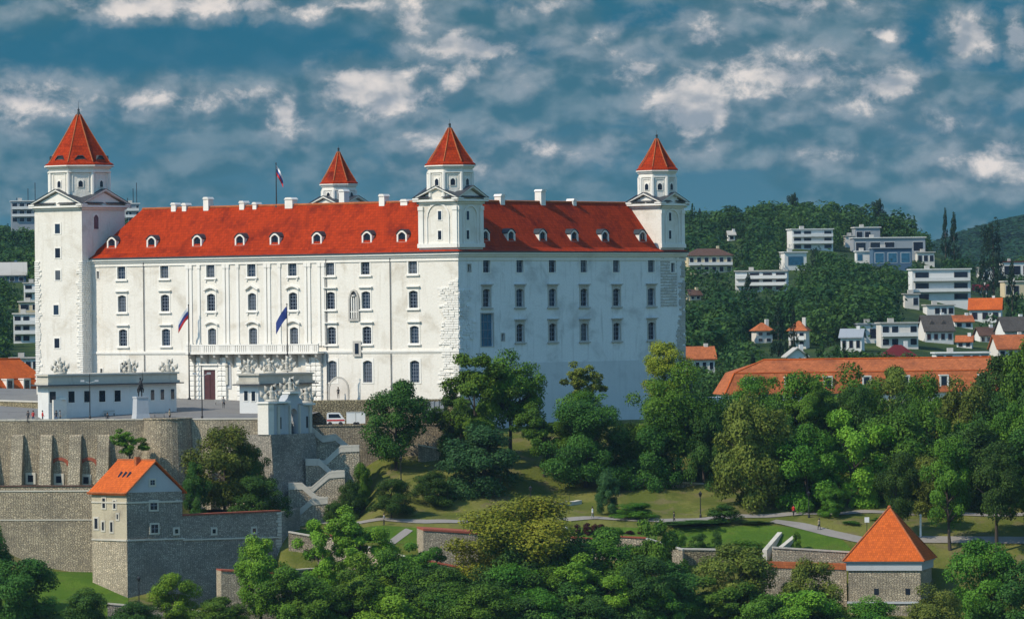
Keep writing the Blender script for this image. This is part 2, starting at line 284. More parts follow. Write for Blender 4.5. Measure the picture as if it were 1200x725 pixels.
# ------------------------------------------------------------------ mesh builder
col = scn.collection
class MB:
    def __init__(s): s.v = []; s.f = []; s.m = []
    def poly(s, pts, faces, m=0):
        b = len(s.v); s.v += [tuple(p) for p in pts]
        for f in faces: s.f.append([b+i for i in f]); s.m.append(m)
    def box(s, fr, a0, a1, z0, z1, d0, d1, m=0):
        P = [fr.p(a, z, d) for z in (z0, z1) for a, d in ((a0, d0), (a1, d0), (a1, d1), (a0, d1))]
        s.poly(P, [(0, 1, 2, 3), (7, 6, 5, 4), (4, 5, 1, 0), (5, 6, 2, 1), (6, 7, 3, 2), (7, 4, 0, 3)], m)
    def prism(s, fr, poly, d0, d1, m=0):
        n = len(poly); P = [fr.p(a, z, d0) for a, z in poly]+[fr.p(a, z, d1) for a, z in poly]
        s.poly(P, [tuple(range(n))[::-1], tuple(range(n, 2*n))]+[(i, (i+1) % n, n+(i+1) % n, n+i) for i in range(n)], m)
    def ring(s, c, prof, n, ph=0, m=0, sx=1, sy=1, cap=True):
        P = []
        for r, z in prof:
            for k in range(n):
                a = ph+2*math.pi*k/n; P.append((c[0]+r*math.cos(a)*sx, c[1]+r*math.sin(a)*sy, c[2]+z))
        fs = [(j*n+k, j*n+(k+1) % n, (j+1)*n+(k+1) % n, (j+1)*n+k) for j in range(len(prof)-1) for k in range(n)]
        if cap: fs += [tuple(range(n))[::-1], tuple(range((len(prof)-1)*n, len(prof)*n))]
        s.poly(P, fs, m)
    def tube(s, pts, rad, n=6, m=0):
        pts = [Vector(p) for p in pts]; P = []
        for i, p in enumerate(pts):
            t = (pts[min(i+1, len(pts)-1)]-pts[max(i-1, 0)]).normalized()
            a = t.orthogonal().normalized(); b = t.cross(a); r = rad[i] if isinstance(rad, (list, tuple)) else rad
            P += [p+(a*math.cos(2*math.pi*k/n)+b*math.sin(2*math.pi*k/n))*r for k in range(n)]
        s.poly(P, [(j*n+k, j*n+(k+1) % n, (j+1)*n+(k+1) % n, (j+1)*n+k) for j in range(len(pts)-1) for k in range(n)]+[tuple(range(n))[::-1], tuple(range((len(pts)-1)*n, len(pts)*n))], m)
    def ball(s, c, r, sz=1, n=8, m=0, j=0):
        pr = [(max(.02, math.sin(math.pi*i/6))*r*(1+random.uniform(-j, j)), -math.cos(math.pi*i/6)*r*sz) for i in range(7)]
        s.ring(c, pr, n, random.random(), m)
    def build(s, name, mats, parent=None, origin=None, smooth=False):
        if not isinstance(mats, (list, tuple)): mats = [mats]
        me = bpy.data.meshes.new(name)
        o3 = Vector(origin) if origin is not None else Vector((0, 0, 0))
        me.from_pydata([(a-o3.x, b-o3.y, c-o3.z) for a, b, c in s.v], [], s.f)
        for q in mats: me.materials.append(M[q] if isinstance(q, str) else q)
        for p, mi in zip(me.polygons, s.m): p.material_index = mi; p.use_smooth = smooth
        bm = bmesh.new(); bm.from_mesh(me); bmesh.ops.recalc_face_normals(bm, faces=bm.faces); bm.to_mesh(me); bm.free()
        uv = me.uv_layers.new(name='UVMap').data
        for p in me.polygons:
            n = p.normal
            if abs(n.z) > .97: h, v = Vector((1, 0, 0)), Vector((0, 1, 0))
            else: h = Vector((0, 0, 1)).cross(n).normalized(); v = n.cross(h)
            for li in p.loop_indices:
                q = me.vertices[me.loops[li].vertex_index].co+o3; uv[li].uv = (q.dot(h), q.dot(v))
        o = bpy.data.objects.new(name, me); col.objects.link(o)
        if parent is not None: o.parent = parent
        return o
def tag(o, label=None, cat=None, group=None, kind=None):
    for k, v in (('label', label), ('category', cat), ('group', group), ('kind', kind)):
        if v: o[k] = v
    return o
def empty(name, loc, label=None, cat=None, group=None, rz=0):
    o = bpy.data.objects.new(name, None); o.location = loc; o.rotation_euler.z = rz; col.objects.link(o)
    return tag(o, label, cat, group)
def single(mb, name, mats, label, cat, group=None, loc=None, smooth=False):      # a thing that is one mesh
    v = np.array(mb.v); c = Vector(loc) if loc is not None else Vector((v[:, 0].mean(), v[:, 1].mean(), v[:, 2].min()))
    o = mb.build(name, mats, None, c, smooth); o.location = c; return tag(o, label, cat, group)
def copytree(o, parent=None):
    c = o.copy(); col.objects.link(c); c.parent = parent
    for ch in list(o.children): copytree(ch, c)
    return c
def gridmesh(name, X, Y, Z, mat, kind='structure', smooth=True):
    ny, nx = X.shape; me = bpy.data.meshes.new(name)
    v = np.stack([X, Y, Z], -1).reshape(-1, 3); i = np.arange(ny*nx).reshape(ny, nx)
    q = np.stack([i[:-1, :-1], i[:-1, 1:], i[1:, 1:], i[1:, :-1]], -1).reshape(-1, 4)
    me.from_pydata(v.tolist(), [], q.tolist()); me.materials.append(M[mat])
    me.polygons.foreach_set('use_smooth', [smooth]*len(q))
    o = bpy.data.objects.new(name, me); col.objects.link(o); o['kind'] = kind; return o

# ------------------------------------------------------------------ ground sheets
xs = np.unique(np.concatenate([np.linspace(-2000, -110, 30), np.arange(-110, 130, 1.6), np.linspace(130, 2000, 30)]))
ys = np.unique(np.concatenate([np.linspace(-400, 740, 14), np.arange(740, 905, 1.2), np.arange(905, 1001, 4)]))
X, Y = np.meshgrid(xs, ys); gridmesh('ground', X, Y, terr(X, Y), 'ground')
xs = np.concatenate([np.linspace(-3000, -500, 12)[:-1], np.linspace(-500, 600, 90), np.linspace(600, 4000, 16)[1:]])
ys = np.concatenate([np.linspace(1001, 2500, 110), np.linspace(2540, 6500, 60), [9000, 20000, 45000]])
X, Y = np.meshgrid(xs, ys)
wide = np.where(Y > 6500, 12, 1); gridmesh('hills', X*wide, Y, np.where(Y > 6500, 20, terr(X, Y)), 'hillground')
def sheet(name, pts, mat, dz=.05, step=1.5, kind='structure'):
    # ground-hugging sheet inside a polygon of ground points, draped over the terrain
    P = [Vector((p[0], p[1])) for p in pts]
    def inside(x, y):
        c = False; j = len(P)-1
        for i in range(len(P)):
            if (P[i].y > y) != (P[j].y > y) and x < (P[j].x-P[i].x)*(y-P[i].y)/(P[j].y-P[i].y)+P[i].x: c = not c
            j = i
        return c
    bm = bmesh.new(); x0, x1 = min(p.x for p in P), max(p.x for p in P); y0, y1 = min(p.y for p in P), max(p.y for p in P)
    vs = [bm.verts.new((p.x, p.y, 0)) for p in P]; bm.faces.new(vs)
    for ax, lo, hi in ((0, x0, x1), (1, y0, y1)):
        c = lo+step
        while c < hi:
            co = [0, 0, 0]; co[ax] = c; no = [0, 0, 0]; no[ax] = 1
            bmesh.ops.bisect_plane(bm, geom=bm.verts[:]+bm.edges[:]+bm.faces[:], plane_co=co, plane_no=no); c += step
    for v in bm.verts: v.co.z = th(v.co.x, v.co.y)+dz
    bmesh.ops.recalc_face_normals(bm, faces=bm.faces)
    me = bpy.data.meshes.new(name); bm.to_mesh(me); bm.free(); me.materials.append(M[mat])
    uv = me.uv_layers.new(name='UVMap').data
    for l in me.loops: q = me.vertices[l.vertex_index].co; uv[l.index].uv = (q.x, q.y)
    o = bpy.data.objects.new(name, me); col.objects.link(o); o['kind'] = kind; return o
def path(name, pxs, width, mat='path', dz=.1):
    P = [hit(x, y) for x, y in pxs]; L = []; Rr = []
    for i, p in enumerate(P):
        t = (P[min(i+1, len(P)-1)]-P[max(i-1, 0)]); t.z = 0; t.normalize(); n = Vector((-t.y, t.x, 0))
        L.append(p+n*width/2); Rr.append(p-n*width/2)
    return sheet(name, L+Rr[::-1], mat, dz, 1.2)
path('path', [(338, 614), (420, 613), (500, 612), (600, 612), (700, 607), (780, 611), (860, 606), (930, 603), (1010, 600), (1180, 604), (1400, 606)], 2.0)
path('paved_square', [(905, 611), (935, 616), (975, 626), (1010, 634), (1080, 634), (1250, 634)], 2.3, 'path', .13)
path('footpath', [(480, 622), (455, 640), (430, 660)], 1.3, 'path', .12)
sheet('lawn', [hit(790, 642), hit(1000, 646), hit(975, 622), hit(900, 616), hit(790, 618)], 'lawn', .06)
sheet('lawn', [hit(690, 634), hit(770, 640), hit(770, 619), hit(660, 618)], 'lawn', .06)
sheet('lawn', [hit(342, 634), hit(500, 640), hit(500, 620), hit(342, 619)], 'lawn', .06)
sheet('lawn', [Vector((-100, 800, 0)), Vector((-56, 800, 0)), Vector((-57, 823.5, 0)), Vector((-100, 829, 0))], 'lawn', .06)

# ------------------------------------------------------------------ the palace
CA = R(38); C0 = at(538, 400, 880)
S = Fr(C0, (math.cos(CA), -math.sin(CA))); E = Fr(C0, (math.sin(CA), math.cos(CA)))
EZ = S.pix(500, 299)[1]                          # wall top
BZ = S.pix(300, 470)[1]-1.5                      # wall foot
LS = -S.pix(101, 350)[0]; LE = 60.6
BELT = S.pix(484, 411)[1]
castle = empty('castle', (C0.x, C0.y, BZ), 'huge white four-towered castle palace with red tiled roofs on the hilltop', 'castle')
CO = Vector(castle.location)
def cb_(mb, name, mats, parent=None, **k): return mb.build(name, mats, parent or castle, CO if True else None, **k)
def arcpts(a0, a1, z, rise, n=8):
    return [(a0+(a1-a0)*i/n, z+rise*math.sin(math.pi*i/n)) for i in range(n+1)]
L0 = Fr((0, 0, 0), (1, 0))
def window_proto(w, h, arch=0, hood=None, sill=True, frame=.22, trim='trim', bars=(1, 3), pane='glass', dep=.34):
    """window in its own frame: x along the wall, -y outward, z from the sill"""
    s = MB()
    s.box(L0, -w/2-frame, -w/2, 0, h-arch, -.05, .07); s.box(L0, w/2, w/2+frame, 0, h-arch, -.05, .07)
    s.box(L0, -w/2-frame, w/2+frame, -frame*.6, 0, -.05, .07)
    top = [(-w/2-frame, h-arch)]+[(-w/2, h-arch)]+(arcpts(-w/2, w/2, h-arch, arch)[1:-1] if arch else [])+[(w/2, h-arch), (w/2+frame, h-arch), (w/2+frame, h+frame), (-w/2-frame, h+frame)]
    if arch:
        lo = arcpts(-w/2, w/2, h-arch, arch); 
        for (a, za), (b, zb) in zip(lo[:-1], lo[1:]): s.prism(L0, [(a, za), (b, zb), (b, h+frame), (a, h+frame)], -.30, .07)
        s.box(L0, -w/2-frame, -w/2, h-arch, h+frame, -.05, .07); s.box(L0, w/2, w/2+frame, h-arch, h+frame, -.05, .07)
    else: s.box(L0, -w/2-frame, w/2+frame, h, h+frame, -.05, .07)
    root = s.build('window', trim)
    p = MB(); p.box(L0, -w/2, w/2, 0, h-(0 if arch else 0), -dep-.05, -dep); p.build('pane', pane, root)
    b = MB()
    for i in range(1, bars[0]+1): x = -w/2+w*i/(bars[0]+1); b.box(L0, x-.045, x+.045, 0, h, -dep+.002, -dep+.07)
    for i in range(1, bars[1]+1): z = h*i/(bars[1]+1); b.box(L0, -w/2, w/2, z-.04, z+.04, -dep+.002, -dep+.05)
    if bars[0]+bars[1]: b.build('glazing_bars', 'bars', root)
    if sill:
        q = MB(); q.box(L0, -w/2-frame-.22, w/2+frame+.22, -frame*.6-.22, -frame*.6-.003, -.05, .28)
        if sill == 2:
            for x in (-w/2-.1, w/2+.1): q.box(L0, x-.14, x+.14, -frame*.6-.6, -frame*.6-.223, -.05, .18)
        q.build('sill', trim, root)
    if hood:
        q = MB(); z = h+frame+.32
        if hood == 'flat': q.box(L0, -w/2-.5, w/2+.5, z, z+.16, -.05, .42); q.box(L0, -w/2-.38, w/2+.38, z-.2, z-.002, -.05, .22)
        elif hood == 'low': q.box(L0, -w/2-.42, w/2+.42, z-.1, z+.12, -.05, .3)
        elif hood == 'arch':
            A = arcpts(-w/2-.55, w/2+.55, z, .5, 8)
            for (a, za), (b2, zb) in zip(A[:-1], A[1:]): q.prism(L0, [(a, za-.16), (b2, zb-.16), (b2, zb+.12), (a, za+.12)], -.05, .42)
        else:
            for sg in (-1, 1): q.prism(L0, [(sg*(w/2+.6), z-.05), (sg*(w/2+.3), z-.05), (0, z+.62), (0, z+.9), (sg*(w/2+.6), z+.18)], -.05, .42)
        q.build('hood', trim, root)
    return root
protos = {}
def put_window(key, fr, s, z, parent, org, d=0):
    src = protos[key]; o = copytree(src, parent)
    pn = [q for q in o.children if q.name.startswith('pane')][0]; k = random.random()
    if k < .45 and key != 'big': pn.material_slots[0].link = 'OBJECT'; pn.material_slots[0].material = M['glass2' if k < .25 else 'glass3']
    o.location = fr.p(s, z, d)-Vector(org); o.rotation_euler.z = fr.ang; return o
def wall_holes(mb, fr, a0, a1, z0, z1, holes, d=0, dep=.34, m=0):
    A = sorted({a0, a1, *[max(a0, min(a1, h[0])) for h in holes], *[max(a0, min(a1, h[1])) for h in holes]})
    Z = sorted({z0, z1, *[max(z0, min(z1, h[2])) for h in holes], *[max(z0, min(z1, h[3])) for h in holes]})
    for i in range(len(A)-1):
        # merge vertical runs to keep the mesh light
        j = 0
        while j < len(Z)-1:
            am = (A[i]+A[i+1])/2
            def ins(k): zm = (Z[k]+Z[k+1])/2; return any(h[0] < am < h[1] and h[2] < zm < h[3] for h in holes)
            if ins(j): j += 1; continue
            k = j
            while k+1 < len(Z)-1 and not ins(k+1): k += 1
            mb.poly([fr.p(A[i], Z[j], d), fr.p(A[i+1], Z[j], d), fr.p(A[i+1], Z[k+1], d), fr.p(A[i], Z[k+1], d)], [(0, 1, 2, 3)], m); j = k+1
    for (a, b, z, zz) in holes:
        P = [fr.p(q, r, e) for e in (d, d-dep-.02) for q, r in ((a, z), (b, z), (b, zz), (a, zz))]
        mb.poly(P, [(0, 1, 5, 4), (1, 2, 6, 5), (2, 3, 7, 6), (3, 0, 4, 7)], m)
protos['s1'] = window_proto(1.8, 2.25, 0, 'low', True, .26, 'trim', (2, 3)); protos['s2'] = window_proto(1.8, 2.75, .25, 'flat', True, .26, 'trim', (2, 4))
protos['s1b'] = window_proto(1.8, 2.25, 0, 'flat', 2, .26, 'trim', (2, 3))
protos['sarch'] = window_proto(1.75, 2.8, .3, 'arch', 2, .26, 'trim', (2, 4)); protos['stri'] = window_proto(1.75, 2.8, .3, 'tri', 2, .26, 'trim', (2, 4))
protos['s4'] = window_proto(1.9, 3.5, .3, None, False, .34, 'trim', (3, 5))
protos['e1'] = window_proto(1.85, 2.5, 0, None, False, .22, 'trim', (1, 2)); protos['e2'] = window_proto(1.85, 2.8, .25, 'flat', True, .3, 'greytrim', (1, 3))
protos['big'] = window_proto(3.1, 5.2, 0, None, False, .2, 'greytrim', (2, 3), 'glassb'); protos['tiny'] = window_proto(.7, 1.1, 0, None, False, .18, 'greytrim', (0, 0))
protos['tow'] = window_proto(1.0, 1.55, 0, None, False, .26, 'trim', (0, 0)); protos['towa'] = window_proto(1.1, 2.3, .45, None, False, .2, 'trim', (0, 0))
protos['slit'] = window_proto(.55, 1.2, 0, None, False, .15, 'trim', (0, 0))
protos['oval'] = window_proto(.75, 1.1, .3, None, False, .12, 'trim', (0, 0), dep=-.03)
protos['ttow'] = window_proto(1.15, 1.6, 0, None, False, .26, 'trim', (0, 0), dep=-.03); protos['ttowa'] = window_proto(1.2, 2.4, .5, None, False, .2, 'trim', (0, 0), dep=-.03); protos['tslit'] = window_proto(.7, 1.4, 0, None, False, .2, 'trim', (0, 0), dep=-.03)

dims = dict(s1=(1.8, 2.25), s1b=(1.8, 2.25), s2=(1.8, 2.75), sarch=(1.75, 2.8), stri=(1.75, 2.8), s4=(1.9, 3.5), e1=(1.85, 2.5), e2=(1.85, 2.8), big=(3.1, 5.2), tiny=(.7, 1.1), tow=(1, 1.55), towa=(1.1, 2.3), slit=(.55, 1.2), oval=(.75, 1.1), ttow=(1.15, 1.6), ttowa=(1.2, 2.4), tslit=(.7, 1.4))
def place_set(fr, lst, parent, org, d=0):
    H = []
    for key, x, y in lst:
        s, z = fr.pix(x, y, d); w_, h_ = dims[key]; z -= h_/2
        put_window(key, fr, s, z, parent, org, d); H.append((s-w_/2, s+w_/2, z, z+h_))
    return H
# --- south wall
SW = []
row2x = [143.2, 193.6, 247.6, 295.6, 343.6, 387.6, 429, 484.6]
for i, x in enumerate(row2x):
    ris = 2 <= i <= 4
    yy2 = lambda a, b: a+(b-a)*(x-143)/341.5
    SW.append(('s1b' if ris else 's1', x-.8, yy2(318.8, 312.2)))
    SW.append(('stri' if i == 3 else 'sarch' if ris else 's2', x, yy2(355.6, 350.5)))
    SW.append(('sarch' if ris else 's2', x+1.2, yy2(395.4, 391.8)))
for x in (389.6, 431, 486.2): SW.append(('s4', x, 435))
SW.append(('s4', 146, 436.5)); SW.append(('slit', 114.8, 322)); SW.append(('slit', 119, 436))
SH = place_set(S, SW, castle, CO)
mb = MB(); wall_holes(mb, S, -LS, 0, BZ, EZ, SH)
cb_(mb, 'wall', 'white')
# --- east wall
EW = [('e1', x, 310) for x in (570, 609, 647, 684, 722, 763)]+[('e2', x, y) for x, y in ((570, 348.8), (609, 348.6), (647.3, 348.4), (684.3, 348.2), (722.3, 348), (763, 347.4))]
EW += [('e2', x, y) for x, y in ((609.3, 389.6), (647.6, 389), (684.6, 388.8), (722.6, 388.2), (763.4, 387.4))]
EW += [('big', 570.8, 386.5), ('tiny', 549.8, 314), ('tiny', 589.3, 395), ('tow', 571.8, 424), ('tiny', 763.6, 406), ('tow', 788.3, 313.5)]
EH = place_set(E, EW, castle, CO)
zl = E.pix(650, 424)[1]
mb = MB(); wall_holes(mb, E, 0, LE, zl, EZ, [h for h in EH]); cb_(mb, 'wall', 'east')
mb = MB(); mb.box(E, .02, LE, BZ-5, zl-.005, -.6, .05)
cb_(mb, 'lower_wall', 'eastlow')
# rear and west walls
NWc = S.p(-LS, 0)-E.n*0
mb = MB(); Wf = Fr(S.p(-LS, 0), (-E.u.x, -E.u.y)); mb.box(Wf, -LE, 0, BZ, EZ, -.6, 0); Nf = Fr(E.p(LE, 0), (-S.u.x, -S.u.y)); mb.box(Nf, .01, LS-.01, BZ-3, EZ, -.6, 0)
cb_(mb, 'rear_wall', 'white')
# --- cornice and belt courses
mb = MB()
for fr, a0, a1 in ((S, -LS+.01, .01), (E, -.01, LE)):
    for z0, z1, d in ((EZ-.9, EZ-.66, .16), (EZ-.65, EZ-.3, .1), (EZ-.29, EZ+.05, .34), (EZ+.055, EZ+.36, .62)):
        mb.box(fr, a0-(d if fr is E else 0), a1+(d if fr is S else .35), z0, z1, -.3, d-(.004 if fr is E else 0))
cb_(mb, 'cornice', 'trim')
mb = MB()
for fr, a0, a1 in ((S, -LS, .68), (E, -.68, LE+.3)): mb.box(fr, a0, a1, EZ+.365, EZ+.56, .1, .78-(.004 if fr is E else 0))
cb_(mb, 'gutter', 'gutter')
mb = MB(); mb.box(S, -LS+.01, .1, BELT-.18, BELT+.16, -.1, .2); mb.box(S, -LS+.01, .06, BELT-.36, BELT-.185, -.1, .1); cb_(mb, 'belt_course', 'trim')
# pilaster strips of the central part
mb = MB()
for x in (220, 224.2, 233.5, 263, 267.5, 279, 311.5, 316, 328, 358.6, 363, 374.5, 379.5):
    s, _ = S.pix(x, 350); mb.box(S, s-.26, s+.26, BELT+.9, EZ-.92, -.1, .17); mb.box(S, s-.36, s+.36, EZ-1.5, EZ-.93, -.1, .24); mb.box(S, s-.36, s+.36, BELT+.9, BELT+1.5, -.1, .24)
cb_(mb, 'pilasters', 'trim')
for x in (169, 383, 458):
    s, _ = S.pix(x, 350); mb = MB(); mb.tube([S.p(s, BELT+.2, .16), S.p(s, EZ-.3, .16)], .07, 6); mb.tube([S.p(s, BZ+1, .16), S.p(s, BELT-.4, .16)], .07, 6); cb_(mb, 'downpipe', 'gutter')
# balcony on brackets
s0, s1 = S.pix(226, 405)[0], S.pix(381, 405)[0]; bz = S.pix(300, 412)[1]
mb = MB(); mb.box(S, s0, s1, bz-.35, bz, .202, 1.9); mb.box(S, s0, s1, bz+1.05, bz+1.25, 1.5, 1.85)
n = int((s1-s0)/.42)
for i in range(n+1):
    s = s0+.15+(s1-s0-.3)*i/n; k = .14 if i % 8 else .34
    mb.box(S, s-k, s+k, bz+.002, bz+1.048, 1.55, 1.8)
balc = cb_(mb, 'balcony', 'trim')
mb = MB()
for i in range(11):
    s = s0+.6+(s1-s0-1.2)*i/10
    mb.prism(Fr(S.p(s-.22, 0, 0), S.n), [(.2, bz-.36), (1.75, bz-.36), (1.6, bz-.9), (.8, bz-1.3), (.2, bz-2.4)], -.44, 0)
mb.build('bracket', 'greytrim', balc, CO)
# portal surround, pilaster piers and door
fz = S.pix(247, 466)[1]
for x in (226.5, 234.5, 259.5, 263.9, 282, 363, 369, 375):
    mb = MB(); s, _ = S.pix(x, 440); mb.box(S, s-.45, s+.45, BZ, bz-1.2, -.1, .35)
    for k in range(9): mb.box(S, s-.5, s+.5, BZ+1.6+k*.82, BZ+2.1+k*.82, -.1, .46)
    cb_(mb, 'portal_pier', 'trim')
s, _ = S.pix(247, 450)
mb = MB(); mb.box(S, s-1.25, s+1.25, fz-1, fz+4.6, .05, .12); dr = cb_(mb, 'door', 'door')
mb = MB(); mb.box(S, s-1.75, s-1.255, fz-1, fz+5.2, -.1, .3); mb.box(S, s+1.255, s+1.75, fz-1, fz+5.2, -.1, .3); mb.box(S, s-1.75, s+1.75, fz+4.62, fz+5.3, -.1, .34); mb.box(S, s-2, s+2, fz+5.32, fz+5.6, -.1, .6)
mb.build('door_frame', 'trim', dr, CO)
mb = MB(); mb.box(S, s-.04, s+.04, fz-.9, fz+4.5, .122, .16)
for k in range(4): mb.box(S, s-1.15, s-.12, fz-.7+k*1.25, fz+.3+k*1.25, .122, .15); mb.box(S, s+.12, s+1.15, fz-.7+k*1.25, fz+.3+k*1.25, .122, .15)
mb.build('door_panels', 'door', dr, CO)
s, _ = S.pix(267, 440)
mb = MB(); mb.box(S, s-.75, s+.75, fz+1.5, fz+5.8, .02, .12); wn = cb_(mb, 'niche', 'greywall')
mb = MB(); mb.box(S, s-.3, s+.3, fz+2.2, fz+5, .122, .42); mb.ball(S.p(s, fz+5.3, .3), .35); mb.build('carved_figure', 'sculpt', wn, CO)
# gothic bay niche beside the seventh column
sA, zA = S.pix(409.5, 376); sB, zB = S.pix(421.5, 341)
mb = MB(); w2 = (sB-sA)/2; sm = (sA+sB)/2; zsp = zB-1.6
pts = [(sm-w2, zA), (sm+w2, zA), (sm+w2, zsp)]+[(sm+w2*math.cos(a), zsp+1.9*math.sin(a)) for a in [.3, .7, 1.1, 1.57, 2.04, 2.44, 2.84]]+[(sm-w2, zsp)]
inn = [(sm+(a-sm)*.72, zA+.35+(z-zA)*.88) for a, z in pts]
n = len(pts)
for i in range(n): j = (i+1) % n; mb.prism(S, [pts[i], pts[j], inn[j], inn[i]], -.02, .28)
bay = cb_(mb, 'gothic_niche', 'greytrim')
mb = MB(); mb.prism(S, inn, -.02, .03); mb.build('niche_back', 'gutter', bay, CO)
mb = MB()
for k in range(3): s = sm-w2*.42+k*w2*.42; mb.box(S, s-.1, s+.1, zA+.4, zsp+.7, .032, .2)
mb.ring(S.p(sm, zsp+.9, .1), [(.4, -.1), (.4, .1)], 10); mb.box(S, sm-w2*.7, sm+w2*.7, zA+1.4, zA+1.55, .032, .16); mb.build('tracery', 'trim', bay, CO)
s, z = S.pix(419.5, 408); mb = MB(); mb.box(S, s-.85, s+.85, z-1.3, z+1.2, .21, .3); nw = cb_(mb, 'small_niche', 'greytrim')
mb = MB(); mb.box(S, s-.4, s+.4, z-.9, z+.8, .302, .33); mb.build('pane', 'glass', nw, CO)
# round gateway arch at the foot of the south wall
s, _ = S.pix(397, 450); z0 = S.pix(397, 468)[1]
mb = MB(); A = [(s-1.9, z0), (s+1.9, z0)]+[(s+1.9*math.cos(a), z0+1.6+1.9*math.sin(a)) for a in np.linspace(0, math.pi, 11)]
Bp = [(s+(a-s)*1.14, z0+(z-z0)*1.07) for a, z in A]
for i in range(1, len(A)): j = (i+1) % len(A); mb.prism(S, [A[i], A[j], Bp[j], Bp[i]], -.02, .1)
ga = cb_(mb, 'blind_arch', 'greytrim'); mb = MB(); mb.prism(S, A, -.02, .03); mb.build('arch_infill', 'hpink', ga, CO)
# rough stone patches on the corners
def quoin(fr, side, zlo, zhi, prof, name, mat='trim'):
    mb = MB(); z = zlo
    while z < zhi:
        t = (z-zlo)/(zhi-zlo); wd = prof(t)+random.uniform(-.45, .45); a = 0.0
        hgt = random.uniform(.3, .42)
        while a < wd:
            l = random.uniform(.55, 1.15)
            if random.random() < .93: mb.box(fr, side*a+(0 if side > 0 else -l+.06), side*a+(l-.06 if side > 0 else 0), z, z+hgt-.07, -.05, random.uniform(.05, .19))
            a += l
        z += hgt
    return cb_(mb, name, mat)
zt, zb2 = S.pix(530, 328)[1], S.pix(530, 452)[1]
quoin(S, -1, zb2, zt, lambda t: 3.2+.5*math.sin(t*17)-(1.9 if t > .93 else 0), 'corner_stones')
quoin(E, 1, zb2, E.pix(545, 340)[1], lambda t: 3.0+.5*math.sin(t*13), 'corner_stones', 'east')
Er = Fr(E.p(LE, 0), E.u)
quoin(Er, -1, E.pix(795, 420)[1], E.pix(795, 300)[1], lambda t: 1.0+3.2*max(0, .5-t), 'corner_stones', 'greytrim')
sA, zA = E.pix(774.5, 359); sB, zB = E.pix(792.5, 303)
mb = MB(); hs_, _ = E.pix(788.3, 313.5); mb2 = [h for h in EH if abs((h[0]+h[1])/2-hs_) < .4]
z = zA
while z < zB:
    a = sA
    while a < sB:
        l = random.uniform(.4, 1.1)
        if not any(h[0]-.3 < a+l/2 < h[1]+.3 and h[2]-.3 < z < h[3]+.2 for h in mb2): mb.box(E, a, min(a+l-.1, sB), z, z+random.uniform(.22, .4), -.05, random.uniform(.03, .12))
        a += l
    z += .48
cb_(mb, 'exposed_stone_panel', 'greytrim')

# --- roof ring
RI = 6.8; RZt = EZ+.5; RZr = S.pix(480, 236.6, -RI)[1]
def rp(a, b, z): return S.O-S.u*a-E.u*0+E.u*b+Vector((0, 0, z))
def ringpts(ins, z):
    return [rp(ins, ins, z), rp(ins, LE-ins, z), rp(LS-ins, LE-ins, z), rp(LS-ins, ins, z)]
mb = MB(); o_, r_, i_ = ringpts(-.75, RZt), ringpts(RI, RZr), ringpts(2*RI+.5, RZt); m_ = ringpts(.8, RZt+.75)
o_ = ringpts(-.75, RZt-.05)
for A, B in ((o_, m_), (m_, r_), (r_, i_)):
    for k in range(4): j = (k+1) % 4; mb.poly([A[k], A[j], B[j], B[k]], [(0, 1, 2, 3)])
roof = cb_(mb, 'roof', 'roofred')
mb = MB()
for k in range(4): j = (k+1) % 4; mb.tube([r_[k]+Vector((0, 0, .02)), r_[j]+Vector((0, 0, .02))], .2, 6)
mb.build('ridge_tiles', 'roofor2', roof, CO)
slope = math.atan2(RZr-RZt-.75, RI-.8)
def dormer_proto(wide=1.5):
    s = MB(); w_, h_ = wide/2, 1.15
    A = [(-w_-.2, 0), (-w_, 0), (-w_, h_)]; s.box(L0, -w_-.28, -w_, 0, h_, -.3, .06); s.box(L0, w_, w_+.28, 0, h_, -.3, .06)
    B = arcpts(-w_-.28, w_+.28, h_, .7, 8); C = arcpts(-w_, w_, h_, .42, 8)
    for k in range(8): s.prism(L0, [C[k], C[k+1], B[k+1], B[k]], -.3, .06)
    s.box(L0, -w_-.35, w_+.35, -.2, 0, -.3, .14)
    s.box(L0, -w_-.28, -w_-.1, 0, h_, -2.4, -.31); s.box(L0, w_+.1, w_+.28, 0, h_, -2.4, -.31)
    root = s.build('dormer', 'trim')
    p = MB(); p.box(L0, -w_, w_, 0, h_+.4, -.28, -.2); p.box(L0, -.04, .04, 0, h_+.35, -.198, -.15); p.build('pane', 'glass', root)
    r = MB(); D = arcpts(-w_-.42, w_+.42, h_+.06, .72, 8); r.v = []; r.f = []
    for k in range(8): r.prism(L0, [D[k], D[k+1], (D[k+1][0], D[k+1][1]+.12), (D[k][0], D[k][1]+.12)], -3.2, .16)
    r.build('dormer_roof', 'copper', root); return root
protos['dormer'] = dormer_proto()
for x, y in ((131, 288.5), (177.5, 287), (231, 285.5), (281, 285), (322, 283.5), (371.5, 282), (430, 280.5), (471, 279.5)):
    d = -1.7; s, z = S.pix(x, y+1, d); o = copytree(protos['dormer'], castle); o.location = S.p(s, RZt+.75+(-d-.8)*math.tan(slope)-.15, d)-CO; o.rotation_euler.z = S.ang
for x in (569, 599, 636, 673, 709, 753):
    d = -1.7; s, z = E.pix(x, 281, d); o = copytree(protos['dormer'], castle); o.location = E.p(s, RZt+.75+(-d-.8)*math.tan(slope)-.15, d)-CO; o.rotation_euler.z = E.ang
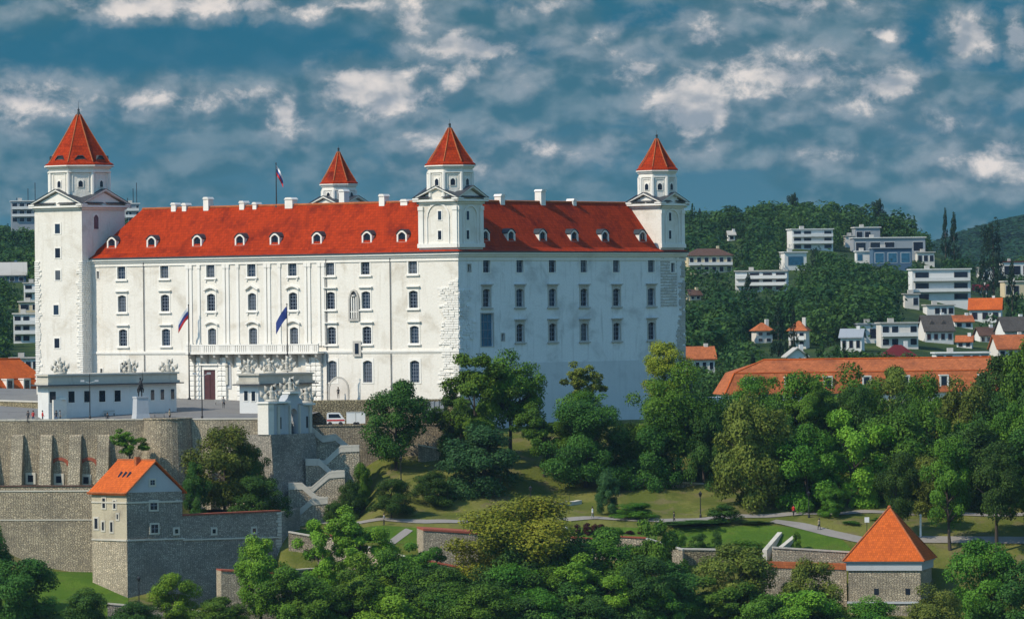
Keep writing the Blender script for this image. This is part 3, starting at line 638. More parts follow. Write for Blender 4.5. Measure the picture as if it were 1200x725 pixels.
# chimneys
def chimney(fr, x, ytop, wid, d=None, dep=1.3):
    d = -RI-.2 if d is None else d
    s, zt_ = fr.pix(x, ytop, d); mb = MB(); w_ = wid/7.1/1.4/2
    mb.box(fr, s-w_, s+w_, RZr-1.5, zt_-.35, d-dep/2, d+dep/2); mb.prism(fr, [(s-w_-.12, zt_-.345), (s+w_+.12, zt_-.345), (s+w_*.7, zt_), (s-w_*.7, zt_)], d-dep/2-.12, d+dep/2+.12)
    mb.build('chimney', 'trim', roof, CO)
for x, y, w_ in ((206, 237.6, 10), (218.5, 238, 9), (244, 231, 11), (286, 235.5, 10), (341, 231.5, 16), (450, 227.5, 11), (476, 233.5, 14), (301, 237, 8)): chimney(S, x, y, w_)
chimney(S, 403, 222, 11, -14)
for x, y, w_ in ((585.5, 227.5, 11), (633, 222, 12), (670, 233, 9)): chimney(E, x, y, w_)

# --- towers
def sqrt8(c, r, z, k=0): return None
def tower(fr, s0, s1, dp, zbot, d, cx_y, eave_y, drum_px, body_top_y, apex_y, tip, wallmat='white', wins=(), side=(), arches=True, dormers=False, quo=False):
    """square shaft with two-way gables, octagonal drum and eight-sided spire; d = front plane offset, dp = depth"""
    sc = (s0+s1)/2; ctr = fr.p(sc, 0, d-dp/2)
    cy = ctr.y; ppm = F/cy
    zc = CAMZ+(ray(cx_y, body_top_y)*cy).z; ze = CAMZ+(ray(cx_y, eave_y)*cy).z; za = CAMZ+(ray(cx_y, apex_y)*cy).z
    rd = drum_px/ppm/2
    sd_ = Fr(fr.p(s1, 0, d), fr.n*-1)       # right hand side face
    lf = Fr(fr.p(s0, 0, d-dp), fr.n)        # left side
    mb = MB(); mb.box(fr, s0, s1, zbot, zc, d-dp, d)
    root = cb_(mb, 'tower', wallmat)
    # pilasters / sunk arch panels
    if arches:
        mb = MB()
        for f, L in ((fr if d == 0 else Fr(fr.p(0, 0, d), fr.u), None), (sd_, dp)):
            a0, a1 = (s0, s1) if L is None else (0, dp)
            pw = (a1-a0)*.12
            for a in (a0+.02, a1-pw-.02): mb.box(f, a, a+pw, zbot+1.2, zc-.9, -.05, .2); mb.box(f, a-.02, a+pw+.06, zc-1.5, zc-.88, -.05, .3)
            mb.box(f, a0-.1, a1+.1, zbot+.6, zbot+1.25, -.05, .34)
            m1, hw = (a0+a1)/2, (a1-a0)*.26
            A = [(m1+hw*math.cos(q), zc-2.6+hw*math.sin(q)) for q in np.linspace(0, math.pi, 11)]; B = [(m1+(a-m1)*1.16, zc-2.6+(z-zc+2.6)*1.16) for a, z in A]
            for k in range(10): mb.prism(f, [A[k], A[k+1], B[k+1], B[k]], -.05, .16)
            for sg in (-1, 1): mb.box(f, m1+sg*hw*1.08-.1, m1+sg*hw*1.08+.1, zbot+1.3, zc-2.6, -.05, .16)
        mb.build('pilasters', 'trim', root, CO)
    # entablature + gables on four sides
    mb = MB(); rf = MB()
    gh = (s1-s0)*.22
    for f, a0, a1 in ((Fr(fr.p(0, 0, d), fr.u), s0, s1), (sd_, 0, dp), (lf, 0, dp), (Fr(fr.p(0, 0, d-dp), fr.u*-1), -s1, -s0)):
        e = .002 if f is sd_ or f is lf else 0
        mb.box(f, a0-.25, a1+.25, zc-.5, zc-.12, -.2, .25-e); mb.box(f, a0-.7, a1+.7, zc-.118, zc+.2, -.2, .7-e)
        m1 = (a0+a1)/2
        mb.prism(f, [(a0-.2, zc+.21), (a1+.2, zc+.21), (m1, zc+gh)], -.6, .12-e)
        for sg in (-1, 1):
            ee = a0-.8 if sg < 0 else a1+.8
            mb.prism(f, [(ee, zc+.21), (ee, zc+.45), (m1, zc+gh+.62), (m1, zc+gh+.32)], -.6, .66-e)
            rf.poly([f.p(ee, zc+.47, .8), f.p(m1, zc+gh+.66, .8), f.p(m1, zc+gh+.66, -(a1-a0)/2), f.p(ee, zc+.47, -(a1-a0)/2+.4)], [(0, 1, 2, 3)])
    mb.build('pediment', 'trim', root, CO); rf.build('gable_roof', 'gutter', root, CO)
    # drum
    ph = fr.ang+math.pi/8; k8 = 1/math.cos(math.pi/8); c = (ctr.x, ctr.y, 0)
    mb = MB(); mb.ring(c, [(rd*k8*.94, zc-.5), (rd*k8*.94, ze-1.2)], 8, ph)
    mb.build('drum', wallmat, root, CO)
    mb = MB()
    for a, b, r in ((ze-1.2, ze-.95, 1.0), (ze-.94, ze-.5, .96), (ze-.49, ze-.2, 1.02), (ze-.19, ze, 1.1)): mb.ring(c, [(rd*k8*r, a), (rd*k8*r, b)], 8, ph)
    for k in range(8):
        a = ph+2*math.pi*k/8; mb.ring((c[0]+rd*k8*.93*math.cos(a), c[1]+rd*k8*.93*math.sin(a), 0), [(.32, zc), (.32, ze-1.2)], 8, ph)
    mb.build('drum_cornice', 'trim', root, CO)
    for k in range(8):
        a = fr.ang+2*math.pi*k/8; nn = Vector((math.cos(a), math.sin(a), 0)); ff = Fr(Vector((c[0], c[1], 0))+nn*rd*.94, (-nn.y, nn.x))
        if ff.n.dot(nn) < 0: ff = Fr(ff.O, (nn.y*-1, nn.x))
        if nn.y > .75: continue
        o = copytree(protos['oval'], root); o.location = ff.p(0, (zc+ze)/2+(.3 if rd > 4 else .1)-.5, .04)-CO; o.rotation_euler.z = ff.ang
        fh = rd*.27; q = MB()
        for aa, bb, z0, z1 in ((-fh, -fh+.14, zc+gh+.2, ze-1.5), (fh-.14, fh, zc+gh+.2, ze-1.5), (-fh, fh, ze-1.5, ze-1.35)): q.box(ff, aa, bb, z0, z1, -.02, .1)
        q.build('wall_panel', 'trim', root, CO)
    # spire
    mb = MB(); rr = rd*k8*1.03; H = za-ze
    mb.ring(c, [(rr*1.05, ze+.01), (rr*1.05, ze+.2), (rr*.93, ze+.55), (rr*.62, ze+H*.36), (rr*.30, ze+H*.68), (rr*.07, ze+H*.93)], 8, ph)
    sp_ = mb.build('spire', 'roofred', root, CO)
    mb = MB(); mb.ring(c, [(rr*.085, ze+H*.915), (rr*.05, ze+H*.96), (.16, za), (.03, za+tip*.4), (.02, za+tip)], 8, ph)
    mb.ball((c[0], c[1], za+.15), .22)
    mb.build('finial', 'copper', root, CO)
    mb = MB()
    for k in range(8):
        a = ph+2*math.pi*k/8; q = [(rr*.93, ze+.55), (rr*.62, ze+H*.36), (rr*.30, ze+H*.68), (rr*.07, ze+H*.93)]
        mb.tube([(c[0]+r*math.cos(a), c[1]+r*math.sin(a), z+.03) for r, z in q], .1, 5)
    mb.build('hip_tiles', 'roofor2', root, CO)
    if dormers:
        for k in range(8):
            a = fr.ang+2*math.pi*k/8; nn = Vector((math.cos(a), math.sin(a), 0))
            if nn.y > .6: continue
            ff = Fr(Vector((c[0], c[1], 0))+nn*rd*.9, (-nn.y, nn.x)); q = MB(); q.prism(ff, [(-.85, ze+.55), (.85, ze+.55), (.85, ze+.9), (.35, ze+1.35), (-.35, ze+1.35), (-.85, ze+.9)], -1.3, .05)
            q.prism(ff, [(-1, ze+.85), (-.4, ze+1.5), (.4, ze+1.5), (1, ze+.85), (1, ze+1.0), (.4, ze+1.65), (-.4, ze+1.65), (-1, ze+1.0)], -1.3, .2)
            ff2 = q.build('spire_dormer', 'copper', root, CO)
    f0 = Fr(fr.p(0, 0, d), fr.u)
    for key, x, y in wins:
        s, z = f0.pix(x, y); put_window(key, f0, s, z-dims[key][1]/2, root, CO, 0)
    for key, x, y in side:
        s, z = sd_.pix(x, y); put_window(key, sd_, s, z-dims[key][1]/2, root, CO, 0)
    return root
# crown tower (front plane 2.1 m ahead of the wall)
TP = 2.3
s0, s1 = S.pix(41, 300, TP)[0], S.pix(96.3, 300, TP)[0]
ct = tower(S, s0, s1, s1-s0, BZ-2, TP, 87, 194.5, 73, 243, 130, 1.6, 'white',
      [('ttow', 67.6, 268), ('ttow', 67.8, 296.5), ('ttow', 68, 322.5), ('ttow', 66, 363), ('ttow', 67, 402)], [('ttowa', 112.5, 260)], arches=False, dormers=True)
for side, a in ((1, s0), (-1, s1)):
    mb = MB()
    z = S.pix(60, 448, TP)[1]; f = Fr(S.p(0, 0, TP), S.u); zt = S.pix(60, 307, TP)[1]
    while z < zt:
        l = random.uniform(.6, 1.5); h = random.uniform(.3, .42)
        mb.box(f, min(a, a+side*l), max(a, a+side*l), z, z+h-.1, -.05, .14); z += h
    mb.build('corner_stones', 'trim', ct, CO)
mb = MB()
z = S.pix(60, 460, TP)[1]; f = Fr(S.p(s1, 0, TP), S.n*-1)
while z < zt:
    a = 0
    while a < 2.1: l = random.uniform(.5, 1); mb.box(f, a, min(a+l-.1, 2.2), z, z+.28, -.05, random.uniform(.05, .14)); a += l
    z += .38
mb.build('corner_stones', 'trim', ct, CO)
# south-east corner tower
s0 = S.pix(491, 270)[0]
tower(S, s0, -.003, 6.4, EZ+.57, -.003, 526.5, 194, 53, 235.5, 147, 1.0, 'white', [('tslit', 515.5, 252.5), ('tslit', 515.5, 275.5)], [('tslit', 548, 252.5), ('tslit', 548, 275)])
# north-east corner tower
LEs = E.pix(774, 270)[0]
tower(E, LEs, LE, 6.0, EZ+.57, -.003, 769, 200, 43, 240.5, 160, 1.0, 'white', [('tslit', 785, 254), ('tslit', 785, 275)], ())
# rear tower
pR = at(381, 300, 990); Rf = Fr(pR+S.u*4, S.u)
tower(Rf, -7.6, 0, 7.6, EZ-6, 0, 381, 216, 40, 245, 175.5, .8, 'white')
for k in ('s1', 's1b', 's2', 'sarch', 'stri', 's4', 'e1', 'e2', 'big', 'tiny', 'tow', 'towa', 'slit', 'oval', 'dormer', 'ttow', 'ttowa', 'tslit'):
    for ch in list(protos[k].children): bpy.data.objects.remove(ch)
    bpy.data.objects.remove(protos[k])

# ------------------------------------------------------------------ terrace, walls and gates
PY0, PY1 = 853.0, 960.0
pz0 = at(200, 494, PY0).z; pS = S.p(S.pix(240, 467)[0], 0); pz1 = at(240, 467.5, pS.y).z; sl = (pz1-pz0)/(pS.y-PY0)
def plat(y): return pz0+(y-PY0)*sl
mb = MB(); mb.poly([(x, y, plat(y)) for x, y in ((-100, 860), (-51, 852.4), (-35, 850.5), (-28.5, 884), (-22, 915), (-100, 960))], [(0, 1, 2, 3, 4, 5)])
o = mb.build('courtyard', 'pave'); o['kind'] = 'structure'
def phit(x, y):
    r = ray(x, y); t = (pz0-PY0*sl-CAMZ)/(r.z-sl); return Vector((r.x*t, t, CAMZ+r.z*t))
WT = plat(PY0)
# upper buttressed wall (turned a little to the left so that the sun rakes it)
A = at(-60, 492, 858); B = at(208, 492, 851); uw = Fr(A, B-A); Lw = ((B-A)*Vector((1, 1, 0))).length
mb = MB(); mb.box(uw, -6, Lw, 70, WT+.35, -1.2, 0)
wt_ = mb.build('terrace_wall', 'stone'); c = uw.p(Lw/2, 70)
for p in wt_.data.vertices: p.co -= c
wt_.location = c; tag(wt_, 'long rubble retaining wall with tall sloping buttresses below the courtyard at left', 'stone wall')
mb = MB(); a = -5
while a < Lw: l = random.uniform(.8, 1.6); mb.box(uw, a, a+l-.05, WT+.352, WT+.5+random.uniform(0, .12), -1.25, .08); a += l
mb.build('coping', 'coping', wt_, c)
for x in (-14, 21, 55, 89, 122):
    s, zt = uw.pix(x, 508); z0 = 70
    fb = Fr(uw.p(s-.95, 0, 0), uw.n); q = MB(); q.prism(fb, [(-.1, zt-.1), (.5, zt-.35), (2.4, z0), (-.1, z0)], -1.9, 0); q.build('buttress', 'stonelight', wt_, c)
for x, zz in ((36, 561), (69, 562), (101, 563)):
    s, z = uw.pix(x, zz); q = MB(); q.box(uw, s-.8, s+.8, z-.8, z+1, -.05, .12); fr_ = q.build('window', 'coping', wt_, c)
    q = MB(); q.box(uw, s-.42, s+.42, z-.45, z+.6, .122, .15); q.build('pane', 'glass', fr_, c)
for x, y in ((70, 543), (104, 543)):
    s, z = uw.pix(x, y); q = MB(); Aa = [(s+1.2*math.cos(t), z-.5+1.0*math.sin(t)) for t in np.linspace(.15, 3, 8)]; Bb = [(s+1.75*math.cos(t), z-.5+1.5*math.sin(t)) for t in np.linspace(.15, 3, 8)]
    for k in range(7): q.prism(uw, [Aa[k], Aa[k+1], Bb[k+1], Bb[k]], -.05, .1)
    q.build('brick_arch', 'brickred', wt_, c)
# round bastion end and the wall to its right
cB = at(197, 492, 852.2); rB = 3.7
mb = MB(); mb.ring((cB.x, cB.y, 0), [(rB+.9, 66), (rB+.25, WT-4), (rB, WT+.4)], 28); mb.ring((cB.x, cB.y, 0), [(rB+.12, WT+.402), (rB+.12, WT+.62)], 28)
single(mb, 'round_bastion', 'stone', 'round rubble stone bastion bulging from the middle of the terrace wall', 'bastion')
A = at(214, 494, 851.5); B = at(314, 494, 848.4); uw2 = Fr(A, B-A); L2 = ((B-A)*Vector((1, 1, 0))).length
mb = MB(); mb.box(uw2, -1, L2, 70, WT+.3, -1.2, 0); w2o = mb.build('terrace_wall', 'stonelight'); c = uw2.p(L2/2, 70)
for p in w2o.data.vertices: p.co -= c
w2o.location = c; tag(w2o, 'pale rubble retaining wall behind the big tree, between round bastion and gate', 'stone wall')
mb = MB(); mb.box(uw2, -1, L2+.1, WT+.302, WT+.5, -1.3, .08); mb.build('coping', 'coping', w2o, c)
for x in (243, 285, 310):
    s, zt = uw2.pix(x, 515); fb = Fr(uw2.p(s-.8, 0, 0), uw2.n); q = MB(); q.prism(fb, [(-.1, zt), (.4, zt-.3), (1.3, 70), (-.1, 70)], -1.6, 0); q.build('buttress', 'stonelight', w2o, c)
# tall shaded bastion below the gate
gl = at(326, 500, 848); gr = at(369, 500, 855.5); gu = Fr(gl, gr-gl); Lg = ((gr-gl)*Vector((1, 1, 0))).length
GZ = at(345, 508, 851).z
mb = MB(); mb.prism(Fr(gu.p(0, 0, 0), gu.n*-1), [(-1.4, 62), (9, 62), (9, GZ), (0, GZ)], -1.9, Lg)
single(mb, 'gate_bastion', 'stonegrey', 'tall grey stone bastion in shade directly beneath the baroque gate', 'bastion')
# gate
gt = empty('gate', gu.p(Lg/2, GZ, -2), 'white baroque castle gate with arched iron-barred opening above the zigzag stairs', 'gate'); GO = gt.location
gg = Fr(gu.p(0, 0, -.5), gu.u); W = Lg; top = GZ+4.6
mb = MB(); mid = W/2; aw = .95
def gbox(a0, a1, z0, z1, d0, d1, m=0): mb.box(gg, a0, a1, z0, z1, d0, d1, m)
gbox(-1.9, mid-aw, GZ, top, -1.6, 0); gbox(mid+aw, W, GZ, top-.3, -1.6, 0)
sp0 = GZ+2.9; arc = [(mid+aw*math.cos(t), sp0+aw*math.sin(t)) for t in np.linspace(0, math.pi, 13)]
for k in range(12): mb.prism(gg, [arc[k], arc[k+1], (arc[k+1][0], top), (arc[k][0], top)], -1.6, 0)
cur = [(mid-2.3, top), (mid-2.1, top+.5), (mid-1.5, top+.9), (mid-1.2, top+1.5), (mid+1.2, top+1.5), (mid+1.5, top+.9), (mid+2.1, top+.5), (mid+2.3, top)]
mb.prism(gg, cur, -1.5, -.02)
mb.build('wall', 'greywall', gt, GO)  # front of the white gate, its bluish shade painted in as grey
mb = MB(); gbox(-2.1, -.7, GZ, top+.1, -1.8, .25); mb.build('pier', 'white', gt, GO)
mb = MB()
gbox(-2.3, mid-1.35, top+.12, top+.4, -1.9, .45); gbox(mid+2.4, W+.3, top-.28, top, -1.9, .45); gbox(mid-1.35, mid+1.35, top+1.52, top+1.8, -1.7, .35)
mb.build('cornice', 'trim', gt, GO)
mb = MB()
for a in (mid-1.35, mid+1.05): gbox(a, a+.3, GZ, top-.2, .002, .3)
for a in (.35, W-.9): gbox(a, a+.5, GZ, top-.3, .002, .25)
mb.build('pilasters', 'coping', gt, GO)
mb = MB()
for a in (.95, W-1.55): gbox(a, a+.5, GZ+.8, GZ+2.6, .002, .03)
mb.build('niche', 'gutter', gt, GO)  # flat dark slabs that paint in the shade of the recesses
mb = MB()
for k in range(7): a = mid-aw+.15+k*(2*aw-.3)/6; mb.tube([gg.p(a, GZ, -.8), gg.p(a, GZ+3.6-abs(k-3)*.15, -.8)], .035, 5)
for z in (.1, 1.4, 2.8): gbox(mid-aw, mid+aw, GZ+z, GZ+z+.07, -.83, -.77)
mb.build('iron_grille', 'iron', gt, GO)
def trophy(name, p, h, seed, label, group=None, ang=0):
    """carved group of armour, shields, banners and spears, with a seated torso"""
    rnd = random.Random(seed); mb = MB(); p = Vector(p)
    mb.ring(p, [(h*.42, 0), (h*.40, h*.08), (h*.34, h*.12)], 10, 0, 0, 1, .7)
    mb.ring(p+Vector((0, 0, h*.1)), [(h*.22, 0), (h*.17, h*.15), (h*.11, h*.26), (h*.17, h*.42), (h*.18, h*.5), (h*.06, h*.56), (h*.09, h*.60), (h*.10, h*.67), (h*.03, h*.74)], 10, 0, 0, 1, .75)
    for sg in (-1, 1):
        mb.tube([p+Vector((sg*h*.15, 0, h*.56)), p+Vector((sg*h*.3, -h*.08, h*.42)), p+Vector((sg*h*.24, -h*.18, h*.28))], [h*.06, h*.05, h*.035])
        q = p+Vector((sg*h*.33, -h*.08, h*.24)); f = Fr(q, (1, .2*sg)); mb.prism(f, [(h*.14*math.cos(t), h*.17*math.sin(t)+q.z) for t in np.linspace(0, 6.28, 11)[:-1]], -.05, .08)
    for k in range(5):
        t = -1.05+k*.5+rnd.uniform(-.1, .1); a = p+Vector((math.sin(t)*h*.1, h*.12, h*.2)); b = p+Vector((math.sin(t)*h*.75, h*.12, h*.25+math.cos(t)*h*(.65+rnd.random()*.2)))
        mb.tube([a, b], [.07, .05], 5)
        m1 = a.lerp(b, .62); f = Fr(m1, (1, 0)); dx = .3*h*(1 if t > 0 else -1)
        mb.prism(Fr((b.x, b.y, 0), (1, 0)), [(0, b.z), (0, b.z-.32*h), (-dx*.5, b.z-.42*h), (-dx*.8, b.z-.12*h)], -.05, .05)
    return single(mb, name, 'sculpt', label, 'sculpture', group, p, True)
for a, z, h, lb in ((.0, top+.42, 2.7, 'carved trophy of arms on the left shoulder of the gate'), (mid, top+1.82, 2.4, 'carved stone trophy group crowning the middle of the gate'), (W-.6, top+.02, 2.6, 'carved stone trophy on the right shoulder of the gate')):
    trophy('gate_sculpture', gg.p(a, z, -.7), h, int(a*10)+3, lb)
# lower right-hand walls: south foot wall
A = at(366, 480, 874); B = at(548, 480, 872); fw = Fr(A, B-A); Lf = ((B-A)*Vector((1, 1, 0))).length
z1 = at(450, 468.5, 873).z; z0 = at(450, 489, 873).z
mb = MB(); mb.box(fw, 0, Lf, z0-9, z1, -5, 0); single(mb, 'foot_wall', 'stoneyel', 'ochre rubble wall at the foot of the white south front, right of gate', 'stone wall')
A = at(366, 498, 866); B = at(520, 498, 868); fw2 = Fr(A, B-A); z2 = at(420, 499, 866).z; Lf2 = ((B-A)*Vector((1, 1, 0))).length
mb = MB(); mb.box(fw2, 0, Lf2, z2-9, z2, -7, 0); mb.box(fw2, 0, Lf2, z2+.002, z2+.2, -.5, .1)
single(mb, 'stair_terrace_wall', 'stone', 'rubble terrace wall at the head of the zigzag stairs beneath parked vehicles', 'stone wall')
# dark grey hoarding by the foot of the wall
sg0, sg1 = fw.pix(497, 480)[0], fw.pix(520, 480)[0]; mb = MB(); mb.box(fw, sg0, sg1, z0-.2, z1-.3, .1, .25)
for k in range(5): a = sg0+(sg1-sg0)*k/4; mb.box(fw, a-.06, a+.06, z0-.5, z1-.2, .252, .34)
single(mb, 'hoarding', 'hg', 'dark grey panel screen standing against the ochre foot wall', 'screen')
# zigzag stairs
st = empty('zigzag_stairs', at(375, 600, 852), 'zigzag stone staircase with pale parapets descending from the gate', 'staircase'); SO = st.location
fl = [([(362, 499), (378, 512.5), (393, 510.5), (409, 524), (421, 523)], 857, 600), ([(421, 523), (399, 524), (380, 541.5), (364, 539.5)], 854.5, 600), ([(358, 539.5), (374, 539.5), (388.5, 553), (404, 553)], 852, 605),
      ([(404, 553), (385.5, 554.5), (365, 572), (356, 572)], 849.5, 605), ([(338, 567.5), (354, 567.5), (372.5, 583.5), (384, 585)], 847, 612), ([(384, 584), (365, 586), (345, 604), (338, 608)], 844.5, 612)]
for i, (pl, Yd, yb) in enumerate(fl):
    f = Fr((0, Yd, 0), (1, 0)); pts = sorted([f.pix(x, y) for x, y in pl]); zb = min(f.pix(pl[0][0], yb)[1], 66.5)
    q = MB(); q.prism(f, pts+[(pts[-1][0], zb), (pts[0][0], zb)], -.5, 0); q.build('retaining_wall', 'stonelight', st, SO)
    q = MB()
    for (a, za), (b, zb_) in zip(pts[:-1], pts[1:]):
        q.prism(f, [(a, za+.002), (b, zb_+.002), (b, zb_+.3), (a, za+.3)], -.62, .12)
        q.prism(f, [(a, za-.75), (b, zb_-.75), (b, zb_-.0), (a, za-.0)], .002, .1)
    q.build('parapet', 'coping', st, SO)
    q = MB()
    for (a, za), (b, zb_) in zip(pts[:-1], pts[1:]):
        n = max(1, int(abs(zb_-za)/.16))
        for k in range(n): t0, t1 = k/n, (k+1)/n; zz = min(za+(zb_-za)*t0, za+(zb_-za)*t1)-1.0; q.box(f, a+(b-a)*t0, a+(b-a)*t1, zz-2.5, zz, -2.9, -.51)
    q.build('steps', 'pave', st, SO)

# left lower curtain wall
A = at(-70, 570, 830); B = at(118, 570, 824); cw = Fr(A, B-A); Lc = ((B-A)*Vector((1, 1, 0))).length; zt = at(50, 571, 822).z
mb = MB(); mb.box(cw, -3, Lc, 57, zt, -1.1, 0); lw = mb.build('curtain_wall', 'stone'); c = cw.p(Lc/2, 57)
for p in lw.data.vertices: p.co -= c
lw.location = c; tag(lw, 'broad plain rubble curtain wall above the grass bank, left of tower house', 'stone wall')
mb = MB(); mb.box(cw, -3, Lc, zt+.002, zt+.2, -1.2, .12); mb.build('coping', 'roofbrown', lw, c)
mb = MB(); zb3 = at(50, 576, 822).z; mb.box(cw, -3, Lc, zb3-.1, zb3+.1, -.05, .1); z4 = at(50, 610, 822).z; mb.box(cw, -3, Lc, z4-.08, z4+.08, -.05, .08); mb.build('string_course', 'coping', lw, c)

# tower house
ph_ = at(149, 640, 812)       # front vertical edge between its two faces
lf_ang = 52; rt_ang = 12
uL = Vector((math.cos(R(-46)), math.sin(R(-46)), 0)); uR = Vector((math.cos(R(30)), math.sin(R(30)), 0))
FL = Fr(ph_, uL); FRr = Fr(ph_, uR)
a0 = FL.pix(108, 620)[0]; b1 = FRr.pix(214, 620)[0]
ze = FL.pix(149, 577)[1]; hou = empty('tower_house', (ph_.x, ph_.y, 57), 'old stone tower house with orange gabled roof projecting from the lower walls', 'house'); HO = hou.location
mb = MB()
Pq = [FL.p(a0, 0), ph_*1.0, FRr.p(b1, 0), FL.p(a0, 0)+uR*b1]
zmid = FL.pix(149, 633)[1]
mb.poly([(p.x, p.y, z) for z in (56, zmid) for p in Pq], [(0, 1, 5, 4), (3, 0, 4, 7), (2, 3, 7, 6)], 0)
mb.poly([(p.x, p.y, z) for z in (56, zmid) for p in Pq], [(1, 2, 6, 5)], 1)  # right face, both storeys: greyer stone with its shade put into the colour
mb.poly([(p.x, p.y, z) for z in (zmid, ze) for p in Pq], [(0, 1, 5, 4), (3, 0, 4, 7), (2, 3, 7, 6)], 2)
mb.poly([(p.x, p.y, z) for z in (zmid, ze) for p in Pq], [(1, 2, 6, 5)], 1)
M['oldplaster'] = plaster('patchy_old_plaster', (.52, .455, .33), (.24, .20, .15), .85, .9, .3)
mb.build('wall', ['stonelight', 'stonegrey', 'oldplaster'], hou, HO)
mb = MB(); mb.box(FL, a0, 0, zmid-.1, zmid+.15, -.1, .15); mb.box(FRr, 0, b1+.3, zmid-.1, zmid+.13, -.1, .14); mb.box(FRr, 0, b1, ze-1.6, ze-1.35, -.1, .12); mb.box(FL, a0, 0, ze-1.6, ze-1.36, -.1, .12); mb.build('string_course', 'coping', hou, HO)
# gable on the right face; ridge runs back along -uL... parallel to the left face
gm = b1/2; zr_ = FRr.pix(177, 541)[1]
def hp(aL, bR, z): p = ph_+uL*aL+uR*bR; return Vector((p.x, p.y, z))
mb = MB(); mb.prism(FRr, [(0, ze), (b1, ze), (gm, zr_-.25)], -.5, 0); mb.build('gable', 'greywall', hou, HO)
ov = .5
mb = MB()
for sg, b0 in ((1, -ov), (-1, b1+ov)):
    zz = ze-.35
    t = [hp(a0-.3, b0, zz), hp(.4, b0, zz), hp(.4, gm, zr_), hp(a0-.3, gm, zr_)]
    mb.poly([*t, *[p+Vector((0, 0, .22)) for p in t]], [(0, 1, 2, 3), (7, 6, 5, 4), (0, 4, 5, 1), (1, 5, 6, 2), (2, 6, 7, 3), (3, 7, 4, 0)])
rf = mb.build('roof', 'roofor', hou, HO)
mb = MB(); mb.tube([hp(a0-.3, gm, zr_+.22), hp(.4, gm, zr_+.22)], .16, 6); mb.tube([hp(.42, -ov, ze-.2), hp(.42, gm, zr_+.15)], .12, 5); mb.tube([hp(a0-.3, -ov-.02, ze-.1), hp(.4, -ov-.02, ze-.1)], .14, 5); mb.build('ridge_tiles', 'roofor2', rf, HO)
q = MB(); cpt = hp(a0*.35, gm-.9, zr_-1.2); q.box(Fr(cpt, uR), 0, .7, zr_-1.6, zr_+.7, -.7, 0); q.build('chimney', 'roofor2', rf, HO)
for k in range(3):
    q = MB(); f = (k-1)*1.0; p0 = a0*.45+f; b = gm*.5; zc_ = ze-.35+(zr_-ze+.35)*(b+ov)/(gm+ov)+.24
    q.tube([hp(p0, b-.3, zc_-.38), hp(p0, b+.3, zc_+.42)], .2, 4); q.build('skylight', 'glass', rf, HO)
def hwin(fr, x, y, w_, h_, bar=True):
    s, z = fr.pix(x, y); q = MB(); q.box(fr, s-w_/2-.25, s+w_/2+.25, z-h_/2-.25, z+h_/2+.25, -.05, .08); o = q.build('window', 'coping', hou, HO)
    q = MB(); q.box(fr, s-w_/2, s+w_/2, z-h_/2, z+h_/2, .082, .1); q.build('pane', 'glass', o, HO)
    if bar: q = MB(); q.box(fr, s-.04, s+.04, z-h_/2, z+h_/2, .101, .13); q.box(fr, s-w_/2, s+w_/2, z-.04, z+.04, .101, .125); q.build('glazing_bars', 'bars', o, HO)
for x, y, w_, h_ in ((180, 592, 1.1, 1.2), (181, 619, 1.1, 1.2), (178.5, 565, .7, .7)): hwin(FRr, x, y, w_, h_)
for x, y, w_, h_ in ((122, 589, .6, 1.4), (134.5, 591, .5, 1.1), (113, 613, .7, 1.5), (121, 616, .45, 1.2), (131, 617, .5, 1.4), (138, 605, .3, .7)): hwin(FL, x, y, w_, h_, False)
# curtain wall right of the tower house
B1 = FRr.p(b1, 0); B2 = at(329, 600, 828.5); rw = Fr(B1, B2-B1); Lr = ((B2-B1)*Vector((1, 1, 0))).length
zt1, zt2 = rw.pix(217, 604)[1], rw.pix(328, 599)[1]; zs1, zs2 = rw.pix(217, 632)[1], rw.pix(328, 629)[1]
mb = MB(); mb.prism(rw, [(0, 55), (Lr, 55), (Lr, zt2), (0, zt1)], -1.4, 0); c = rw.p(Lr/2, 55); rwo = mb.build('curtain_wall', 'stonegrey', None, c); rwo.location = c
tag(rwo, 'grey rubble curtain wall with small loopholes, right of the tower house', 'stone wall')
mb = MB(); mb.prism(rw, [(0, zt1+.002), (Lr, zt2+.002), (Lr, zt2+.22), (0, zt1+.22)], -1.5, .12); mb.build('coping', 'brickred', rwo, c)
mb = MB(); mb.prism(rw, [(0, zs1-.12), (Lr, zs2-.12), (Lr, zs2+.12), (0, zs1+.12)], -.05, .16); mb.build('string_course', 'coping', rwo, c)
for x, y in ((206.5, 622), (250.5, 622), (297.5, 621)):
    s, z = rw.pix(x, y); q = MB(); q.box(rw, s-.6, s+.6, z-.6, z+.6, -.05, .1); o = q.build('loophole', 'coping', rwo, c); q = MB(); q.box(rw, s-.28, s+.28, z-.3, z+.3, .102, .13); q.build('pane', 'glass', o, c)
mb = MB(); z = 56
while z < zt2-.4: h = random.uniform(.35, .55); l = random.uniform(.5, 1); mb.box(rw, Lr-l, Lr+.06, z, z+h-.08, -.5, .12); z += h
mb.build('corner_stones', 'coping', rwo, c)
